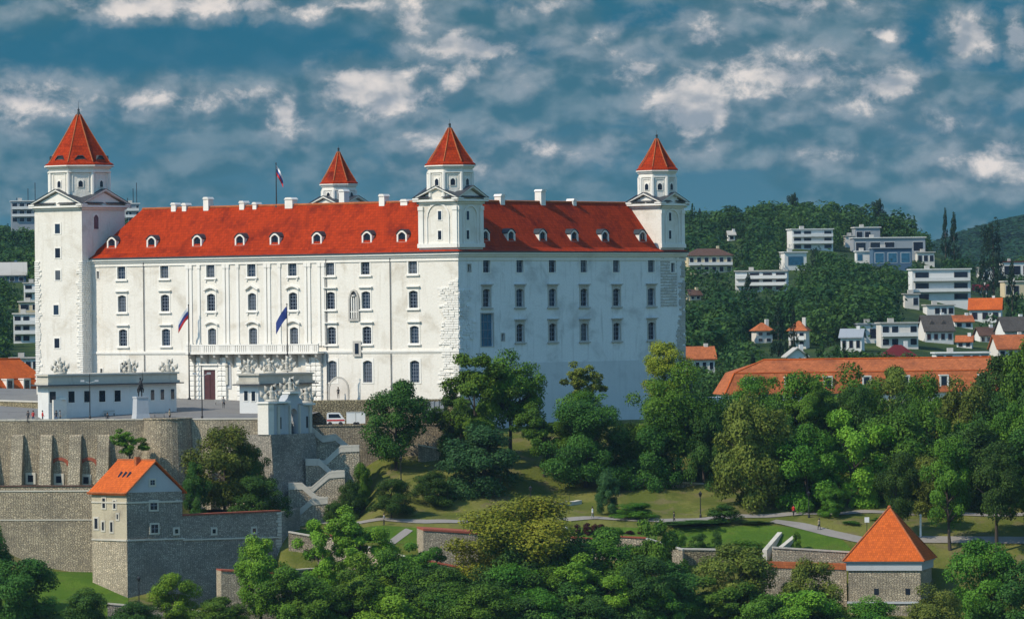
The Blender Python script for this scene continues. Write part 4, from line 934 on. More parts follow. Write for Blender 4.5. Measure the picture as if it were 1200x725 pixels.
# return wall of the bastion, in shade
C2 = at(352, 640, 836); rr_ = Fr(B2, C2-B2); Lr2 = ((C2-B2)*Vector((1, 1, 0))).length
mb = MB(); mb.prism(rr_, [(0, 55), (Lr2, 55), (Lr2, 70.5), (0, zt2-.1)], -1.4, -.01); single(mb, 'bastion_return_wall', 'stonegrey', 'shaded return wall at the right end of the grey curtain wall', 'stone wall')
def low_wall(name, p0, p1, ybot0, label, mat, cope='brickred', Y0=820, Y1=820, th_=.7, dz=12, cp=.22):
    A = at(p0[0], p0[1], Y0); B = at(p1[0], p1[1], Y1); f = Fr(A, B-A); L = ((B-A)*Vector((1, 1, 0))).length
    mb = MB(); mb.prism(f, [(0, A.z-dz), (L, B.z-dz), (L, B.z-cp), (0, A.z-cp)], -th_, 0); c = f.p(L/2, A.z-dz)
    o = mb.build(name, mat, None, c); o.location = c; tag(o, label, 'stone wall')
    mb = MB(); mb.prism(f, [(0, A.z-cp+.002), (L, B.z-cp+.002), (L, B.z), (0, A.z)], -th_-.1, .12); mb.build('coping', cope, o, c); return f
low_wall('outwork_wall', (259, 667), (330, 671), 0, 'short pale rubble outwork wall at foot of the grey curtain wall', 'stonelight', 'brickred', 806, 808, 4, 11)
low_wall('outwork_wall', (330, 668), (372, 665), 0, 'shaded low wall at the corner below the bastion return', 'stonegrey', 'coping', 808, 816, 1.0, 11)
low_wall('street_wall', (126, 706), (250, 716), 0, 'low grey stone wall in front of the tower house foot', 'stonegrey', 'coping', 800, 800, .6, 8)
low_wall('garden_wall', (338, 622), (372, 628), 0, 'short shaded garden wall just below the stairs', 'stone', 'coping', 827, 826, .6, 10)
low_wall('ruined_wall', (372, 622), (430, 640), 0, 'crumbling rubble garden wall sloping down under bright trees', 'stonelight', 'brickred', 824, 822, .7, 8)
low_wall('ruined_wall', (430, 640), (500, 658), 0, 'lower length of rubble garden wall behind the bright trees', 'stonelight', 'coping', 822, 816, .7, 8)
low_wall('terrace_bastion', (496, 619), (560, 623), 0, 'low pale bastion with red tiled edge beside the footpath', 'stonelight', 'brickred', 819, 820, 9, 14, .3)
low_wall('lower_garden_wall', (497, 655), (600, 676), 0, 'lower red-edged garden wall half hidden by olive tree', 'stonelight', 'brickred', 812, 810, .8, 10)
low_wall('garden_wall', (640, 626), (720, 632), 0, 'red-edged garden wall behind the dark middle trees', 'stonelight', 'brickred', 821, 820, .7, 10)
g1 = low_wall('garden_wall', (715, 627), (757, 629), 0, 'rubble garden wall with small square window and red coping', 'stonelight', 'brickred', 820, 819, .7, 10)
s, z = g1.pix(748, 643); mb = MB(); mb.box(g1, s-.4, s+.4, z-.6, z+.6, .02, .1)
o = mb.build('window', 'glass', [q for q in col.objects if q.name.startswith('garden_wall')][-1]); o.parent = None; o.parent = [q for q in col.objects if q.get('label', '').startswith('rubble garden wall with small')][0]
o.location = -Vector(o.parent.location)
low_wall('garden_wall', (757, 630), (800, 643), 0, 'garden wall stepping down towards the lawn terrace', 'stonelight', 'coping', 819, 817, .7, 10)
low_wall('lawn_wall', (794, 642), (862, 643), 0, 'ochre rubble wall holding up the bright lawn', 'stoneyel', 'coping', 818.5, 819, 1.2, 12)
A_ = (862, 656)
low_wall('city_wall', (880, 657), (992, 660), 0, 'pale rubble city wall with orange tiled top joining the pyramid tower', 'stonelight', 'roofor2', 813, 812, 1.6, 14, .9)
low_wall('kerb_wall', (905, 640), (1085, 651), 0, 'low stone edging wall behind the tiled city wall', 'stonelight', 'coping', 817.5, 818, .5, 3)
low_wall('roadside_wall', (1070, 628), (1260, 627), 0, 'rubble roadside wall under the big trees at far right', 'stonelight', 'coping', 831, 831, .6, 6)
low_wall('shade_terrace_wall', (490, 520), (560, 533), 0, 'rubble wall in tree shade on the upper slope', 'stone', 'coping', 865, 866, .8, 5)
low_wall('shade_terrace_wall', (735, 560), (830, 566), 0, 'low stone wall in deep shade under the dark trees', 'stone', 'coping', 855, 857, .6, 4)
# stepped sloping wall beside the lawn (two pale parallel walls)
for (xa, ya, xb, yb, Ya, Yb, lb) in ((896, 644, 914, 623, 818, 828, 'left pale sloping stair wall beside the bright lawn'), (908, 646, 934, 625, 818, 828, 'right pale sloping stair wall beside dry lawn')):
    A = at(xa, ya, Ya); B = at(xb, yb, Yb); f = Fr(A, B-A); L = ((B-A)*Vector((1, 1, 0))).length; mb = MB()
    mb.prism(f, [(0, A.z-3), (L, B.z-3), (L, B.z), (0, A.z)], -.35, .35); single(mb, 'stair_wall', 'coping', lb, 'wall')
# pyramid-roofed tower
pt = empty('pyramid_tower', at(1030, 725, 806), 'stout square stone tower with orange pyramid roof at lower right', 'tower'); PO = pt.location
pc = at(1043, 656, 812); uP = Fr(pc, (math.cos(R(-13)), math.sin(R(-13))))
pe = at(1040, 657, 806).z; hw_ = 6.0
uP.O = Vector((pc.x, pc.y, 0))
mb = MB(); mb.box(uP, -hw_+.7, hw_-.7, 52, pe-1.4, -hw_+.7, hw_-.7); mb.build('wall', 'stonelight', pt, PO)
mb = MB(); mb.box(uP, -hw_+.45, hw_-.45, pe-1.395, pe-.3, -hw_+.45, hw_-.45); mb.box(uP, -hw_+.2, hw_-.2, pe-.295, pe, -hw_+.2, hw_-.2); mb.box(uP, -hw_+.5, hw_-.5, pe-6.2, pe-5.9, -hw_+.5, hw_-.5); mb.build('cornice', 'greywall', pt, PO)
pa = at(1047, 594, 812).z
B4 = [uP.p(a, pe-.05, d) for a, d in ((-hw_, hw_), (hw_, hw_), (hw_, -hw_), (-hw_, -hw_))]; ap = uP.p(0, pa, 0)
mb = MB(); mb.poly([*B4, ap], [(0, 1, 4), (1, 2, 4), (2, 3, 4), (3, 0, 4), (3, 2, 1, 0)]); rf = mb.build('roof', 'roofor', pt, PO)
mb = MB()
for k in B4: mb.tube([k+Vector((0, 0, .05)), ap+Vector((0, 0, .05))], .13, 5)
mb.ball(ap, .3); mb.build('hip_tiles', 'roofor2', rf, PO)
for a in (-1.2, 3.4):
    q = MB(); q.box(uP, a-.35, a+.35, pe-4.9, pe-4, hw_-.75, hw_-.66); q.build('loophole', 'glass', pt, PO)

# ------------------------------------------------------------------ the two guard pavilions
def pavilion(nm, label, pts, zfloor, heights, wmat, wins, left_white=None):
    pass
def prism_xy(mb, P, z0, z1, m=0):
    n = len(P); zz0 = z0 if isinstance(z0, (list, tuple)) else [z0]*n
    mb.poly([(p[0], p[1], z) for p, z in zip(P, zz0)]+[(p[0], p[1], z1) for p in P], [tuple(range(n))[::-1], tuple(range(n, 2*n))]+[(i, (i+1) % n, n+(i+1) % n, n+i) for i in range(n)], m)
def offset(P, d):
    n = len(P); out = []
    for i in range(n):
        a, b, c = Vector(P[i-1][:2]), Vector(P[i][:2]), Vector(P[(i+1) % n][:2]); e1 = (b-a).normalized(); e2 = (c-b).normalized()
        n1 = Vector((e1.y, -e1.x)); n2 = Vector((e2.y, -e2.x)); k = (n1+n2); k /= max(.3, k.dot(n1)); out.append((b.x+k.x*d, b.y+k.y*d))
    return out
def pav_build(nm, label, P, ztop, wins, base=78):
    c = Vector((sum(p[0] for p in P)/len(P), sum(p[1] for p in P)/len(P), plat(P[0][1]))); e = empty(nm, c, label, 'guardhouse')
    mb = MB(); prism_xy(mb, P, base, ztop-.3); mb.build('wall', 'hw', e, c)
    mb = MB(); prism_xy(mb, offset(P, 1.0), ztop-.298, ztop-.12); mb.build('eaves', 'gutter', e, c)
    mb = MB(); prism_xy(mb, offset(P, .45), ztop-.118, ztop+.25); prism_xy(mb, offset(P, .12), ztop+.252, ztop+1.25); prism_xy(mb, offset(P, .4), ztop+1.252, ztop+1.5); mb.build('parapet', 'greytrim' if False else 'coping', e, c)
    for (i, x, y, w_, h_) in wins:
        a, b = P[i], P[(i+1) % len(P)]; f = Fr(a, (b[0]-a[0], b[1]-a[1])); s, z = f.pix(x, y)
        q = MB(); q.box(f, s-w_/2-.15, s+w_/2+.15, z-h_/2-.15, z+h_/2+.15, -.05, .06); o = q.build('window', 'trim', e, c); q = MB(); q.box(f, s-w_/2, s+w_/2, z-h_/2, z+h_/2, .062, .08); q.build('pane', 'glass', o, c)
    return e, c
pa0 = phit(57, 491); pa1 = at(152, 482, pa0.y+11); pa2 = at(161, 480, pa0.y+11); pa3 = at(207, 474, pa0.y+17)
PZ = at(57, 450, pa0.y).z
bk = Vector((-.45, .89, 0))
P = [pa0, pa1, pa2+Vector((0, .6, 0)), pa3, pa3+bk*8, pa1+bk*9, pa0+Vector((-2.2, 6.5, 0)), pa0+Vector((-1.1, .9, 0))]
PZ2 = PZ
e1, c1_ = pav_build('guardhouse', 'long low guardhouse with flat roof and dark eaves at the left of the courtyard', [(p.x, p.y) for p in P], PZ2,
    [(0, x, y, 1.2, 1.75) for x, y in ((61.5, 465.2), (83.5, 464.8), (102, 464.4), (119.5, 464), (137.5, 463.6))]+[(2, 178.5, 462.5, .7, 1.6), (190, 0, 0, 0, 0)][:1]+[(2, 190, 462, .7, 1.6), (2, 202, 461.5, .7, 1.6)])
f = Fr(pa0, pa1-pa0); mb = MB(); mb.box(f, .6, 3.2, 78, plat(pa0.y)+3.0, .01, .5); mb.ring(f.p(2.3, plat(pa0.y)+3, .25), [(.9, 0), (.7, .35), (.2, .5)], 10, 0, 0, 1, .4); mb.build('porch', 'white', e1, c1_)
b0, b1_, b2 = phit(281, 484), at(303, 492, 872), at(366, 492, 884)
P = [b0, Vector((b1_.x, b1_.y, 0)), Vector((b2.x, b2.y, 0)), Vector((b2.x-2, b2.y+6, 0)), Vector((b0.x+1, b0.y+8, 0))]
PZ = at(281, 449, b0.y).z
e2, c2_ = pav_build('guardhouse', 'low white guardhouse with dark eaves behind the gate', [(p.x, p.y) for p in P], PZ, [(0, 288.3, 463.5, .6, 1.5), (0, 297, 464, .6, 1.5), (1, 313, 464, .9, 1.7), (1, 326, 464, .9, 1.7)])
for x, y, Yd, lb in ((71, 438, pa0.y+2, 'carved trophy on the left end of the left guardhouse roof'), (152, 438, pa1.y+1.2, 'carved lion-like trophy at the middle of the left guardhouse roof'), (197, 437.5, pa3.y-.3+1, 'carved trophy at right end of the left guardhouse roof')):
    trophy('roof_sculpture', at(x, y, Yd), 2.4, x, lb)
for x, y, Yd, lb in ((291, 438, b0.y+.8, 'carved trophy in front of the round relief, left on the right guardhouse'), (316, 437, 877, 'carved trophy with draped flags over the right guardhouse'), (336, 435, 881, 'carved trophy right on the guardhouse behind gate')):
    trophy('roof_sculpture', at(x, y, Yd), 2.3, x, lb)

# monument
mp = phit(165, 490); mo = empty('equestrian_monument', mp, 'dark bronze rider statue on a pale tapered pedestal by the terrace wall', 'monument')
mb = MB(); mb.ring((mp.x, mp.y, mp.z-.5), [(1.75, 0), (1.45, 1.2), (1.3, 3.6), (1.42, 3.65), (1.42, 3.9)], 4, math.pi/4+.4, 0, 1, .9); mb.build('pedestal', 'greywall', mo, mp)
mb = MB(); z = mp.z+3.4; c = Vector((mp.x, mp.y, z)); V3 = Vector
body = [c+V3((-.2, .5, 1.15)), c+V3((0, .1, 1.35)), c+V3((.1, -.4, 1.6)), c+V3((.15, -.65, 2.1)), c+V3((.2, -.95, 2.35)), c+V3((.2, -1.25, 2.1))]
mb.tube(body, [.3, .42, .38, .22, .17, .09], 9)
for dx, dy in ((-.35, .45), (.15, .55)): mb.tube([c+V3((dx*.5, dy, 1.1)), c+V3((dx, dy+.15, .6)), c+V3((dx, dy, 0))], [.2, .11, .09], 6)
mb.tube([c+V3((-.1, -.4, 1.5)), c+V3((-.2, -.9, 1.4)), c+V3((-.2, -.85, .9))], [.14, .1, .07], 6); mb.tube([c+V3((.3, -.4, 1.5)), c+V3((.35, -1.0, 1.6)), c+V3((.35, -1.1, 1.2))], [.14, .1, .07], 6)
mb.tube([c+V3((-.25, .75, 1.2)), c+V3((-.3, .95, .8)), c+V3((-.3, .9, .3))], [.06, .09, .04], 5)
mb.tube([c+V3((0, .1, 1.5)), c+V3((0, .05, 2.2)), c+V3((0, 0, 2.45)), c+V3((0, 0, 2.6))], [.24, .26, .1, .09], 8); mb.ball(c+V3((0, 0, 2.78)), .17)
mb.tube([c+V3((.22, 0, 2.35)), c+V3((.4, -.15, 2.75)), c+V3((.38, -.2, 3.1))], [.1, .07, .05], 6); mb.tube([c+V3((.38, -.2, 2.9)), c+V3((.36, -.25, 4.1))], [.04, .02], 4)
for sg in (-1, 1): mb.tube([c+V3((sg*.25, .1, 1.5)), c+V3((sg*.45, -.15, 1.1)), c+V3((sg*.42, -.05, .6))], [.14, .11, .07], 6)
mb.build('rider', 'bronze', mo, mp, True)

# flag poles, lamps
def flagcloth(p, wd, h, droop, mats, seed, nb=3):
    mb = MB(); nx_, nz_ = 8, 6; rnd = random.Random(seed)
    g = lambda i, j: Vector((p.x+wd*i/nx_*math.cos(.3)*(1 if wd > 0 else 1), p.y+.22*math.sin(i*.9+j*.4), p.z-h*j/nz_-droop*(i/nx_)**1.25))
    for i in range(nx_):
        for j in range(nz_):
            mb.poly([g(i, j), g(i+1, j), g(i+1, j+1), g(i, j+1)], [(0, 1, 2, 3)], min(nb-1, j*nb//nz_))
    return mb
def flag(nm, x, yb, yt, Yd, mats, label, wd, h, droop, yft=None, zbase=None):
    b = at(x, yb, Yd); t = at(x, yt, Yd)
    if zbase is not None: b.z = zbase
    e = empty(nm, b, label, 'flag'); mb = MB(); mb.tube([b, Vector((b.x, b.y, t.z))], [.13, .06], 8); mb.ball((b.x, b.y, t.z+.08), .13); mb.ring((b.x, b.y, b.z), [(.3, 0), (.25, .3)], 10); mb.build('pole', 'iron' if 'roof' not in label else 'copper', e, b)
    m = flagcloth(Vector((b.x+(.07 if wd > 0 else -.07), b.y, t.z-.25)), wd, h, droop, mats, x, len(mats)); o = m.build('flag', mats, e, b, True); return e
q = phit(222, 468); flag('flagpole', 222, 468, 358, q.y, ['white_c', 'blue', 'red'], 'tall flagpole with drooping white, blue and red flag by the dark door', -1.7, 1.9, 2.4)
flag('flagpole', 337.5, 468, 357, 886, ['blue'], 'tall flagpole with dark blue flag behind the right guardhouse', -1.8, 1.9, 2.6, zbase=plat(886))
rp_ = S.pix(324, 240, -RI)
pp = S.p(rp_[0], 0, -RI); flag('roof_flagpole', 324, 242, 192, pp.y, ['white_c', 'blue', 'red'], 'white, blue and red flag on a thin pole on the castle roof ridge', 1.1, 1.7, 2.0, zbase=RZr-.3)
def lamp(b, h, label, grp=None, double=False):
    e = empty('street_lamp', b, label, 'lamp', grp); mb = MB(); mb.tube([b-Vector((0, 0, .3)), b+Vector((0, 0, h))], [.1, .05], 7); mb.ring(b, [(.2, -.2), (.16, .5), (.1, .6)], 8); mb.build('post', 'iron', e, b)
    if double:
        for sg in (-1, 1):
            q = MB(); q.tube([b+Vector((0, 0, h*.8)), b+Vector((sg*.9, 0, h*.84))], .05, 5); q.box(Fr((b.x+sg*1.1, b.y, 0), (1, 0)), -.3, .3, b.z+h*.83, b.z+h*.87, -.15, .15); q.build('lamp_head', 'greywall', e, b)
    else:
        q = MB(); q.ring(b+Vector((0, 0, h)), [(.12, 0), (.26, .45), (.3, .5), (.06, .75), (.03, .9)], 6); q.build('lantern', 'iron', e, b)
q = phit(105.5, 491.5); lamp(q, at(105, 438, q.y).z-q.z, 'tall dark lamp post in front of the left guardhouse', None, True)
q = phit(237, 491); lamp(q, at(237, 428, q.y).z-q.z, 'tall thin lamp post on the courtyard beside the tall flagpole', None, True)
for x, y, lb in ((361, 606, 'small lamp at the foot of the zigzag stairs'), (421, 600, 'lamp on the slope beside the small round tree'), (622, 600, 'black lantern beside the ramp railing'), (821, 607, 'black lantern by the path left of yellow-green tree'), (948, 607, 'black lantern by the path under the tall trees'), (470, 566, 'black lantern at the top of dry slope')):
    lamp(hit(x, y), 3.2, lb)
q = at(163, 710, 806); lamp(Vector((q.x, q.y, th(q.x, q.y))), at(163, 681, 806).z-th(q.x, q.y), 'white-globed lamp post at the foot of the tower house', None)
# sign by the road and white post
q = hit(1016, 626); e = empty('road_sign', q, 'small white sign on a thin post near the pyramid roof', 'sign'); mb = MB(); mb.tube([q, q+Vector((0, 0, 2.6))], .05, 6); mb.build('post', 'iron', e, q)
mb = MB(); mb.box(Fr(q, (1, 0)), -.35, .35, q.z+1.7, q.z+2.5, .06, .1); mb.build('sign_plate', 'whitep', e, q)
q = hit(1079, 630); mb = MB(); mb.tube([q, q+Vector((0, 0, 3.0))], [.17, .14], 8); mb.ring(q+Vector((0, 0, 3)), [(.2, 0), (.2, .3), (.05, .45)], 8); single(mb, 'white_post', 'whitep', 'slim white post right of the pyramid roof', 'post', None, q)
# ramp with railing
for (xa, ya, xb, yb, lb) in ((612, 603, 682, 590, 'pale ramp wall with iron railing rising on the lawn'),):
    A = hit(xa, ya); B = hit(xb, yb); f = Fr(A, B-A); L = ((B-A)*Vector((1, 1, 0))).length; e = empty('ramp', A, lb, 'ramp')
    mb = MB(); 
    nz = [(L*k/8, max(th(*f.p(L*k/8, 0).xy), th(*f.p(L*k/8, 0, -1.2).xy))) for k in range(9)]
    for (a, za), (b_, zb_) in zip(nz[:-1], nz[1:]): mb.prism(f, [(a, za-1), (b_, zb_-1), (b_, zb_+.35), (a, za+.35)], -1.2, 0)
    mb.build('ramp_wall', 'coping', e, A); mb = MB()
    for k in range(12): t = k/11*.8; s = L*t; z = th(*f.p(s, 0).xy); mb.tube([f.p(s, z+.4, -.1), f.p(s, z+1.5, -.1)], .03, 4)
    mb.tube([f.p(a, za+1.5, -.1) for a, za in nz[:7]], .035, 4); mb.build('railing', 'iron', e, A)
# vehicles on the stair terrace
def van(x0, x1, y, Yd, stripe, label, cat, nm, body='whitep'):
    A = at(x0, y, Yd); B = at(x1, y, Yd); L = B.x-A.x; zf = z2+.02; f = Fr((A.x, Yd, 0), (1, 0)); c = Vector(((A.x+B.x)/2, Yd+.9, zf)); e = empty(nm, c, label, cat)
    mb = MB(); mb.prism(f, [(0, zf+.35), (L, zf+.35), (L, zf+1.0), (L-.25, zf+1.25), (L-.8, zf+2.0), (L-1.0, zf+2.05), (.12, zf+2.05), (0, zf+1.8)], -1.8, 0); mb.build('body', body, e, c)
    for a in (.5, L-.65): 
        for d in (-1.6, .02):
            q = MB(); q.tube([f.p(a, zf+.33, d-.2), f.p(a, zf+.33, d)], .33, 14); q.build('wheel', 'dark', e, c)
    q = MB(); q.prism(f, [(.3, zf+1.25), (L-.55, zf+1.25), (L-.95, zf+1.85), (.3, zf+1.85)], .002, .02); q.build('side_windows', 'glass', e, c)
    q = MB(); q.box(f, .02, L-.05, zf+.75, zf+.98, .002, .025); q.build('stripe', stripe, e, c)
van(383, 404, 495, 869, 'redp', 'white van with a red side stripe parked above the stairs', 'van', 'parked_van')
A = at(406, 495, 869); B = at(428, 495, 869); f = Fr((A.x, 869, 0), (1, 0)); L = B.x-A.x; mb = MB(); mb.box(f, 0, L, z2+.35, z2+2.1, -2.2, 0); c = Vector((A.x+L/2, 869, z2))
e = empty('trailer', c, 'plain white box trailer parked right of the striped van', 'trailer'); mb.build('box_body', 'whitep', e, c); mb = MB(); mb.box(f, -.02, L+.02, z2+2.102, z2+2.18, -2.25, .05); mb.box(f, L*.48, L*.5, z2+.4, z2+2.05, .002, .03); mb.build('trim', 'greytrim', e, c)
for a in (L*.45, L*.6):
    q = MB(); q.tube([f.p(a, z2+.3, -.15), f.p(a, z2+.3, .03)], .3, 12); q.build('wheel', 'dark', e, c)
# benches and barriers on the courtyard
def bench(p, ang, label):
    e = empty('bench', p, label, 'bench'); f = Fr(p, (math.cos(ang), math.sin(ang))); q = MB()
    for d in (.0, .17, .34): q.box(f, -.9, .9, p.z+.42, p.z+.47, d, d+.13)
    q.build('seat', 'greytrim', e, p); q = MB(); q.box(f, -.9, .9, p.z+.6, p.z+.85, -.08, -.03); q.build('backrest', 'greytrim', e, p)
    for a in (-.75, .7): q = MB(); q.box(f, a, a+.06, p.z, p.z+.42, 0, .45); q.build('leg', 'iron', e, p)
bench(phit(258, 474), .1, 'low grey bench by the castle portal'); bench(phit(187, 489), .0, 'bench right of the rider monument')
q = phit(128, 487); bench(q, .3, 'bench between lamp post and monument')

# ------------------------------------------------------------------ trees
def crown(kind, seed, nleaf, leaf):
    g = np.random.default_rng(seed)
    if kind == 'round': nl = 50; cz = g.uniform(.10, .92, nl); env = .47*np.sqrt(np.clip(1-((cz-.48)/.53)**2, .03, 1)); lr = g.uniform(.07, .165, nl)
    elif kind == 'loose': nl = 34; cz = g.uniform(.08, .95, nl); env = .50*np.sqrt(np.clip(1-((cz-.52)/.52)**2, .03, 1)); lr = g.uniform(.06, .125, nl)
    elif kind == 'oval': nl = 52; cz = g.uniform(.05, .95, nl); env = .46*np.sqrt(np.clip(1-np.abs((cz-.40)/.62)**2.2, .02, 1)); lr = g.uniform(.075, .14, nl)
    elif kind == 'cone': nl = 60; cz = g.uniform(.03, .97, nl); env = .46*(1-cz)**.85+.02; lr = g.uniform(.05, .1, nl)*(1.1-cz*.6)
    elif kind == 'dome': nl = 44; cz = g.uniform(.05, .88, nl); env = .48*np.sqrt(np.clip(1-((cz-.15)/.85)**2, .03, 1)); lr = g.uniform(.09, .16, nl)
    elif kind == 'pine': nl = 16; cz = g.uniform(.55, .95, nl); env = .42*np.ones(nl); lr = g.uniform(.09, .16, nl)
    rad = env*np.sqrt(g.uniform(.12, 1, nl)); rad = np.maximum(0, rad-lr*.55)*g.uniform(.85, 1.14, nl)
    an = g.uniform(0, 6.283, nl); C = np.stack([rad*np.cos(an), rad*np.sin(an), cz], 1)
    wts = lr**2; wts /= wts.sum(); L = g.choice(nl, nleaf, p=wts)
    d = g.normal(size=(nleaf, 3)); d[:, 2] += .25; d /= np.linalg.norm(d, axis=1)[:, None]
    rr = lr[L]*(.62+.5*g.random(nleaf)**.8); flat = np.array([1, 1, .72])
    P = C[L]+d*rr[:, None]*flat; P += g.normal(size=P.shape)*.012
    out = P-np.array([0, 0, .45]); out /= np.linalg.norm(out, axis=1)[:, None]+1e-6
    n = d*.7+out*.6+g.normal(size=(nleaf, 3))*.55+np.array([0, 0, .35]); n /= np.linalg.norm(n, axis=1)[:, None]
    a = np.cross(n, g.normal(size=(nleaf, 3))); a /= np.linalg.norm(a, axis=1)[:, None]; b = np.cross(n, a)
    s = leaf*(.6+.8*g.random(nleaf))[:, None]
    V_ = np.stack([P-a*s*.5, P+b*s*.36-n*s*.08, P+a*s*.5, P-b*s*.36+n*s*.05], 1)
    tint = np.clip(g.random(nl)[L]*.7+g.random(nleaf)*.55-.12, 0, 1)
    return V_.reshape(-1, 3), tint
def leafmesh(name, V_, tint, mat):
    n = len(tint); me = bpy.data.meshes.new(name); me.vertices.add(4*n); me.vertices.foreach_set('co', V_.astype(np.float32).ravel())
    me.loops.add(4*n); me.loops.foreach_set('vertex_index', np.arange(4*n, dtype=np.int32)); me.polygons.add(n)
    me.polygons.foreach_set('loop_start', np.arange(0, 4*n, 4, dtype=np.int32)); me.update(calc_edges=True)
    a = me.attributes.new('tint', 'FLOAT', 'FACE'); a.data.foreach_set('value', tint.astype(np.float32)); me.materials.append(M[mat]); return me
def trunkmesh(kind, seed):
    rnd = random.Random(seed); mb = MB()
    top = .95 if kind in ('cone', 'pine') else .72
    pts = [Vector((0, 0, -.04))]; x = y = 0
    for k in range(1, 6): x += rnd.uniform(-.012, .012); y += rnd.uniform(-.012, .012); pts.append(Vector((x, y, top*k/5)))
    mb.tube(pts, [.034, .024, .021, .017, .012, .006], 7)
    for k in range(9 if kind != 'cone' else 0):
        t = rnd.uniform(.32, .8); p = pts[0].lerp(pts[5], t); a = rnd.uniform(0, 6.28); r = rnd.uniform(.16, .3); dz = rnd.uniform(.08, .22)
        mb.tube([p, p+Vector((math.cos(a)*r*.5, math.sin(a)*r*.5, dz*.6)), p+Vector((math.cos(a)*r, math.sin(a)*r, dz))], [.012, .008, .003], 5)
    o = mb.build('trunk', 'bark'); me = o.data; bpy.data.objects.remove(o); return me
CACHE = {}
def getcrown(kind, v, mat, hi=True):
    k = (kind, v, mat, hi)
    if hi == 2 and k not in CACHE: CACHE[k] = leafmesh('crown', *crown(kind, 100+v*7+len(kind), 40000, .0185), mat)
    if k not in CACHE: CACHE[k] = leafmesh('crown', *crown(kind, 100+v*7+len(kind), 21000 if hi else 6500, .026 if hi else .042), mat)
    return CACHE[k]
def gettrunk(kind, v):
    k = ('t', kind, v)
    if k not in CACHE: CACHE[k] = trunkmesh(kind, v+50)
    return CACHE[k]
cnt = 0
def tree(nm, x0, x1, y0, y1, Yd, mat, kind, label, group=None, cat='tree', hi=True, bush=False):
    """crown box in the photo at distance Yd; the trunk goes down to the ground there"""
    global cnt; cnt += 1
    cx_ = (x0+x1)/2; p = at(cx_, (y0+y1)/2, Yd); g = th(p.x, p.y)
    if bush == 2: g = at(cx_, y1, Yd).z
    zt, zb_ = at(cx_, y0, Yd).z, at(cx_, y1, Yd).z; wd = (x1-x0)/F*Yd*1.22; hc = (zt-zb_)*1.03
    if bush: zb_ = min(zb_, g); zb_ = g-.1; hc = max(zt-zb_, .5)
    e = empty(nm, (p.x, p.y, g), label, cat, group, rz=(cnt*2.4) % 6.28)
    o = bpy.data.objects.new('crown', getcrown(kind, cnt % 3, mat, 2 if hi and wd > 15.5 else hi)); col.objects.link(o); o.parent = e; o.location.z = zb_-g; o.scale = (wd, wd, hc*1.04)
    if not bush:
        H = zt-g; t = bpy.data.objects.new('trunk', gettrunk(kind, cnt % 3)); col.objects.link(t); t.parent = e; k = min(H*.75, wd*1.1); t.scale = (k, k, H)
    return e
T = tree
# slope below the palace
T('broad_tree', 428, 499, 452, 542, 860, 'leafdark', 'round', 'round dark green tree against the foot of the white south front')
T('broad_tree', 515, 600, 422, 520, 864, 'leafmid', 'loose', 'green tree in front of the castle corner, left half of the pair')
T('broad_tree', 560, 634, 418, 515, 868, 'leafmid', 'round', 'leafy green tree in front of the shaded wall, right half of the pair')
T('broad_tree', 500, 560, 470, 545, 866, 'leafdark', 'loose', 'low dark tree tucked left under the corner pair')
T('spreading_tree', 520, 612, 500, 588, 851, 'leafblue', 'dome', 'bluish dark spreading tree on the slope below the castle corner')
T('broad_tree', 606, 668, 478, 548, 859, 'leafmid', 'loose', 'slim open tree with bare trunk on the dry slope')
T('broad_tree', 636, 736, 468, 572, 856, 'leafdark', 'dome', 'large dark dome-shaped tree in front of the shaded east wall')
T('broad_tree', 655, 720, 462, 520, 860, 'leafmid', 'round', 'lighter treetop rising out of the dark dome tree')
T('sparse_tree', 662, 707, 427, 474, 872, 'leafolive', 'loose', 'sparse thin tree with see-through crown before the east wall', hi=False)
T('small_tree', 434, 483, 560, 603, 839, 'leafdark', 'dome', 'small dark umbrella-shaped tree beside the path')
T('bush', 484, 530, 552, 584, 846, 'leafdark', 'dome', 'dark green bush on the dry slope between two trees', cat='bush', bush=True)
T('small_conifer', 698, 727, 550, 612, 840, 'leafblue', 'oval', 'upright bluish shrub tree by the path', bush=True)
T('bush', 720, 766, 588, 614, 836.5, 'leafmid', 'dome', 'round clipped bush at the path edge', cat='bush', bush=True)
T('broad_tree', 752, 806, 405, 470, 866, 'leafyel', 'round', 'tree with yellow-green top at right end of the castle')
T('broad_tree', 745, 845, 435, 560, 861, 'leafmid', 'round', 'big green tree standing at the right corner of the castle')
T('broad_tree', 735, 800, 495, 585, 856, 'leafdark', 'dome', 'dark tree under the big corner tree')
T('broad_tree', 800, 850, 490, 590, 857, 'leafdark', 'oval', 'dark narrow tree between corner tree and yellow-green tree')
T('broad_tree', 836, 922, 470, 604, 842, 'leafolive', 'oval', 'tall yellow-green lime tree standing forward of the dark wood')
T('broad_tree', 700, 760, 500, 560, 868, 'leafdark', 'round', 'dark tree in the shade beside the east wall')
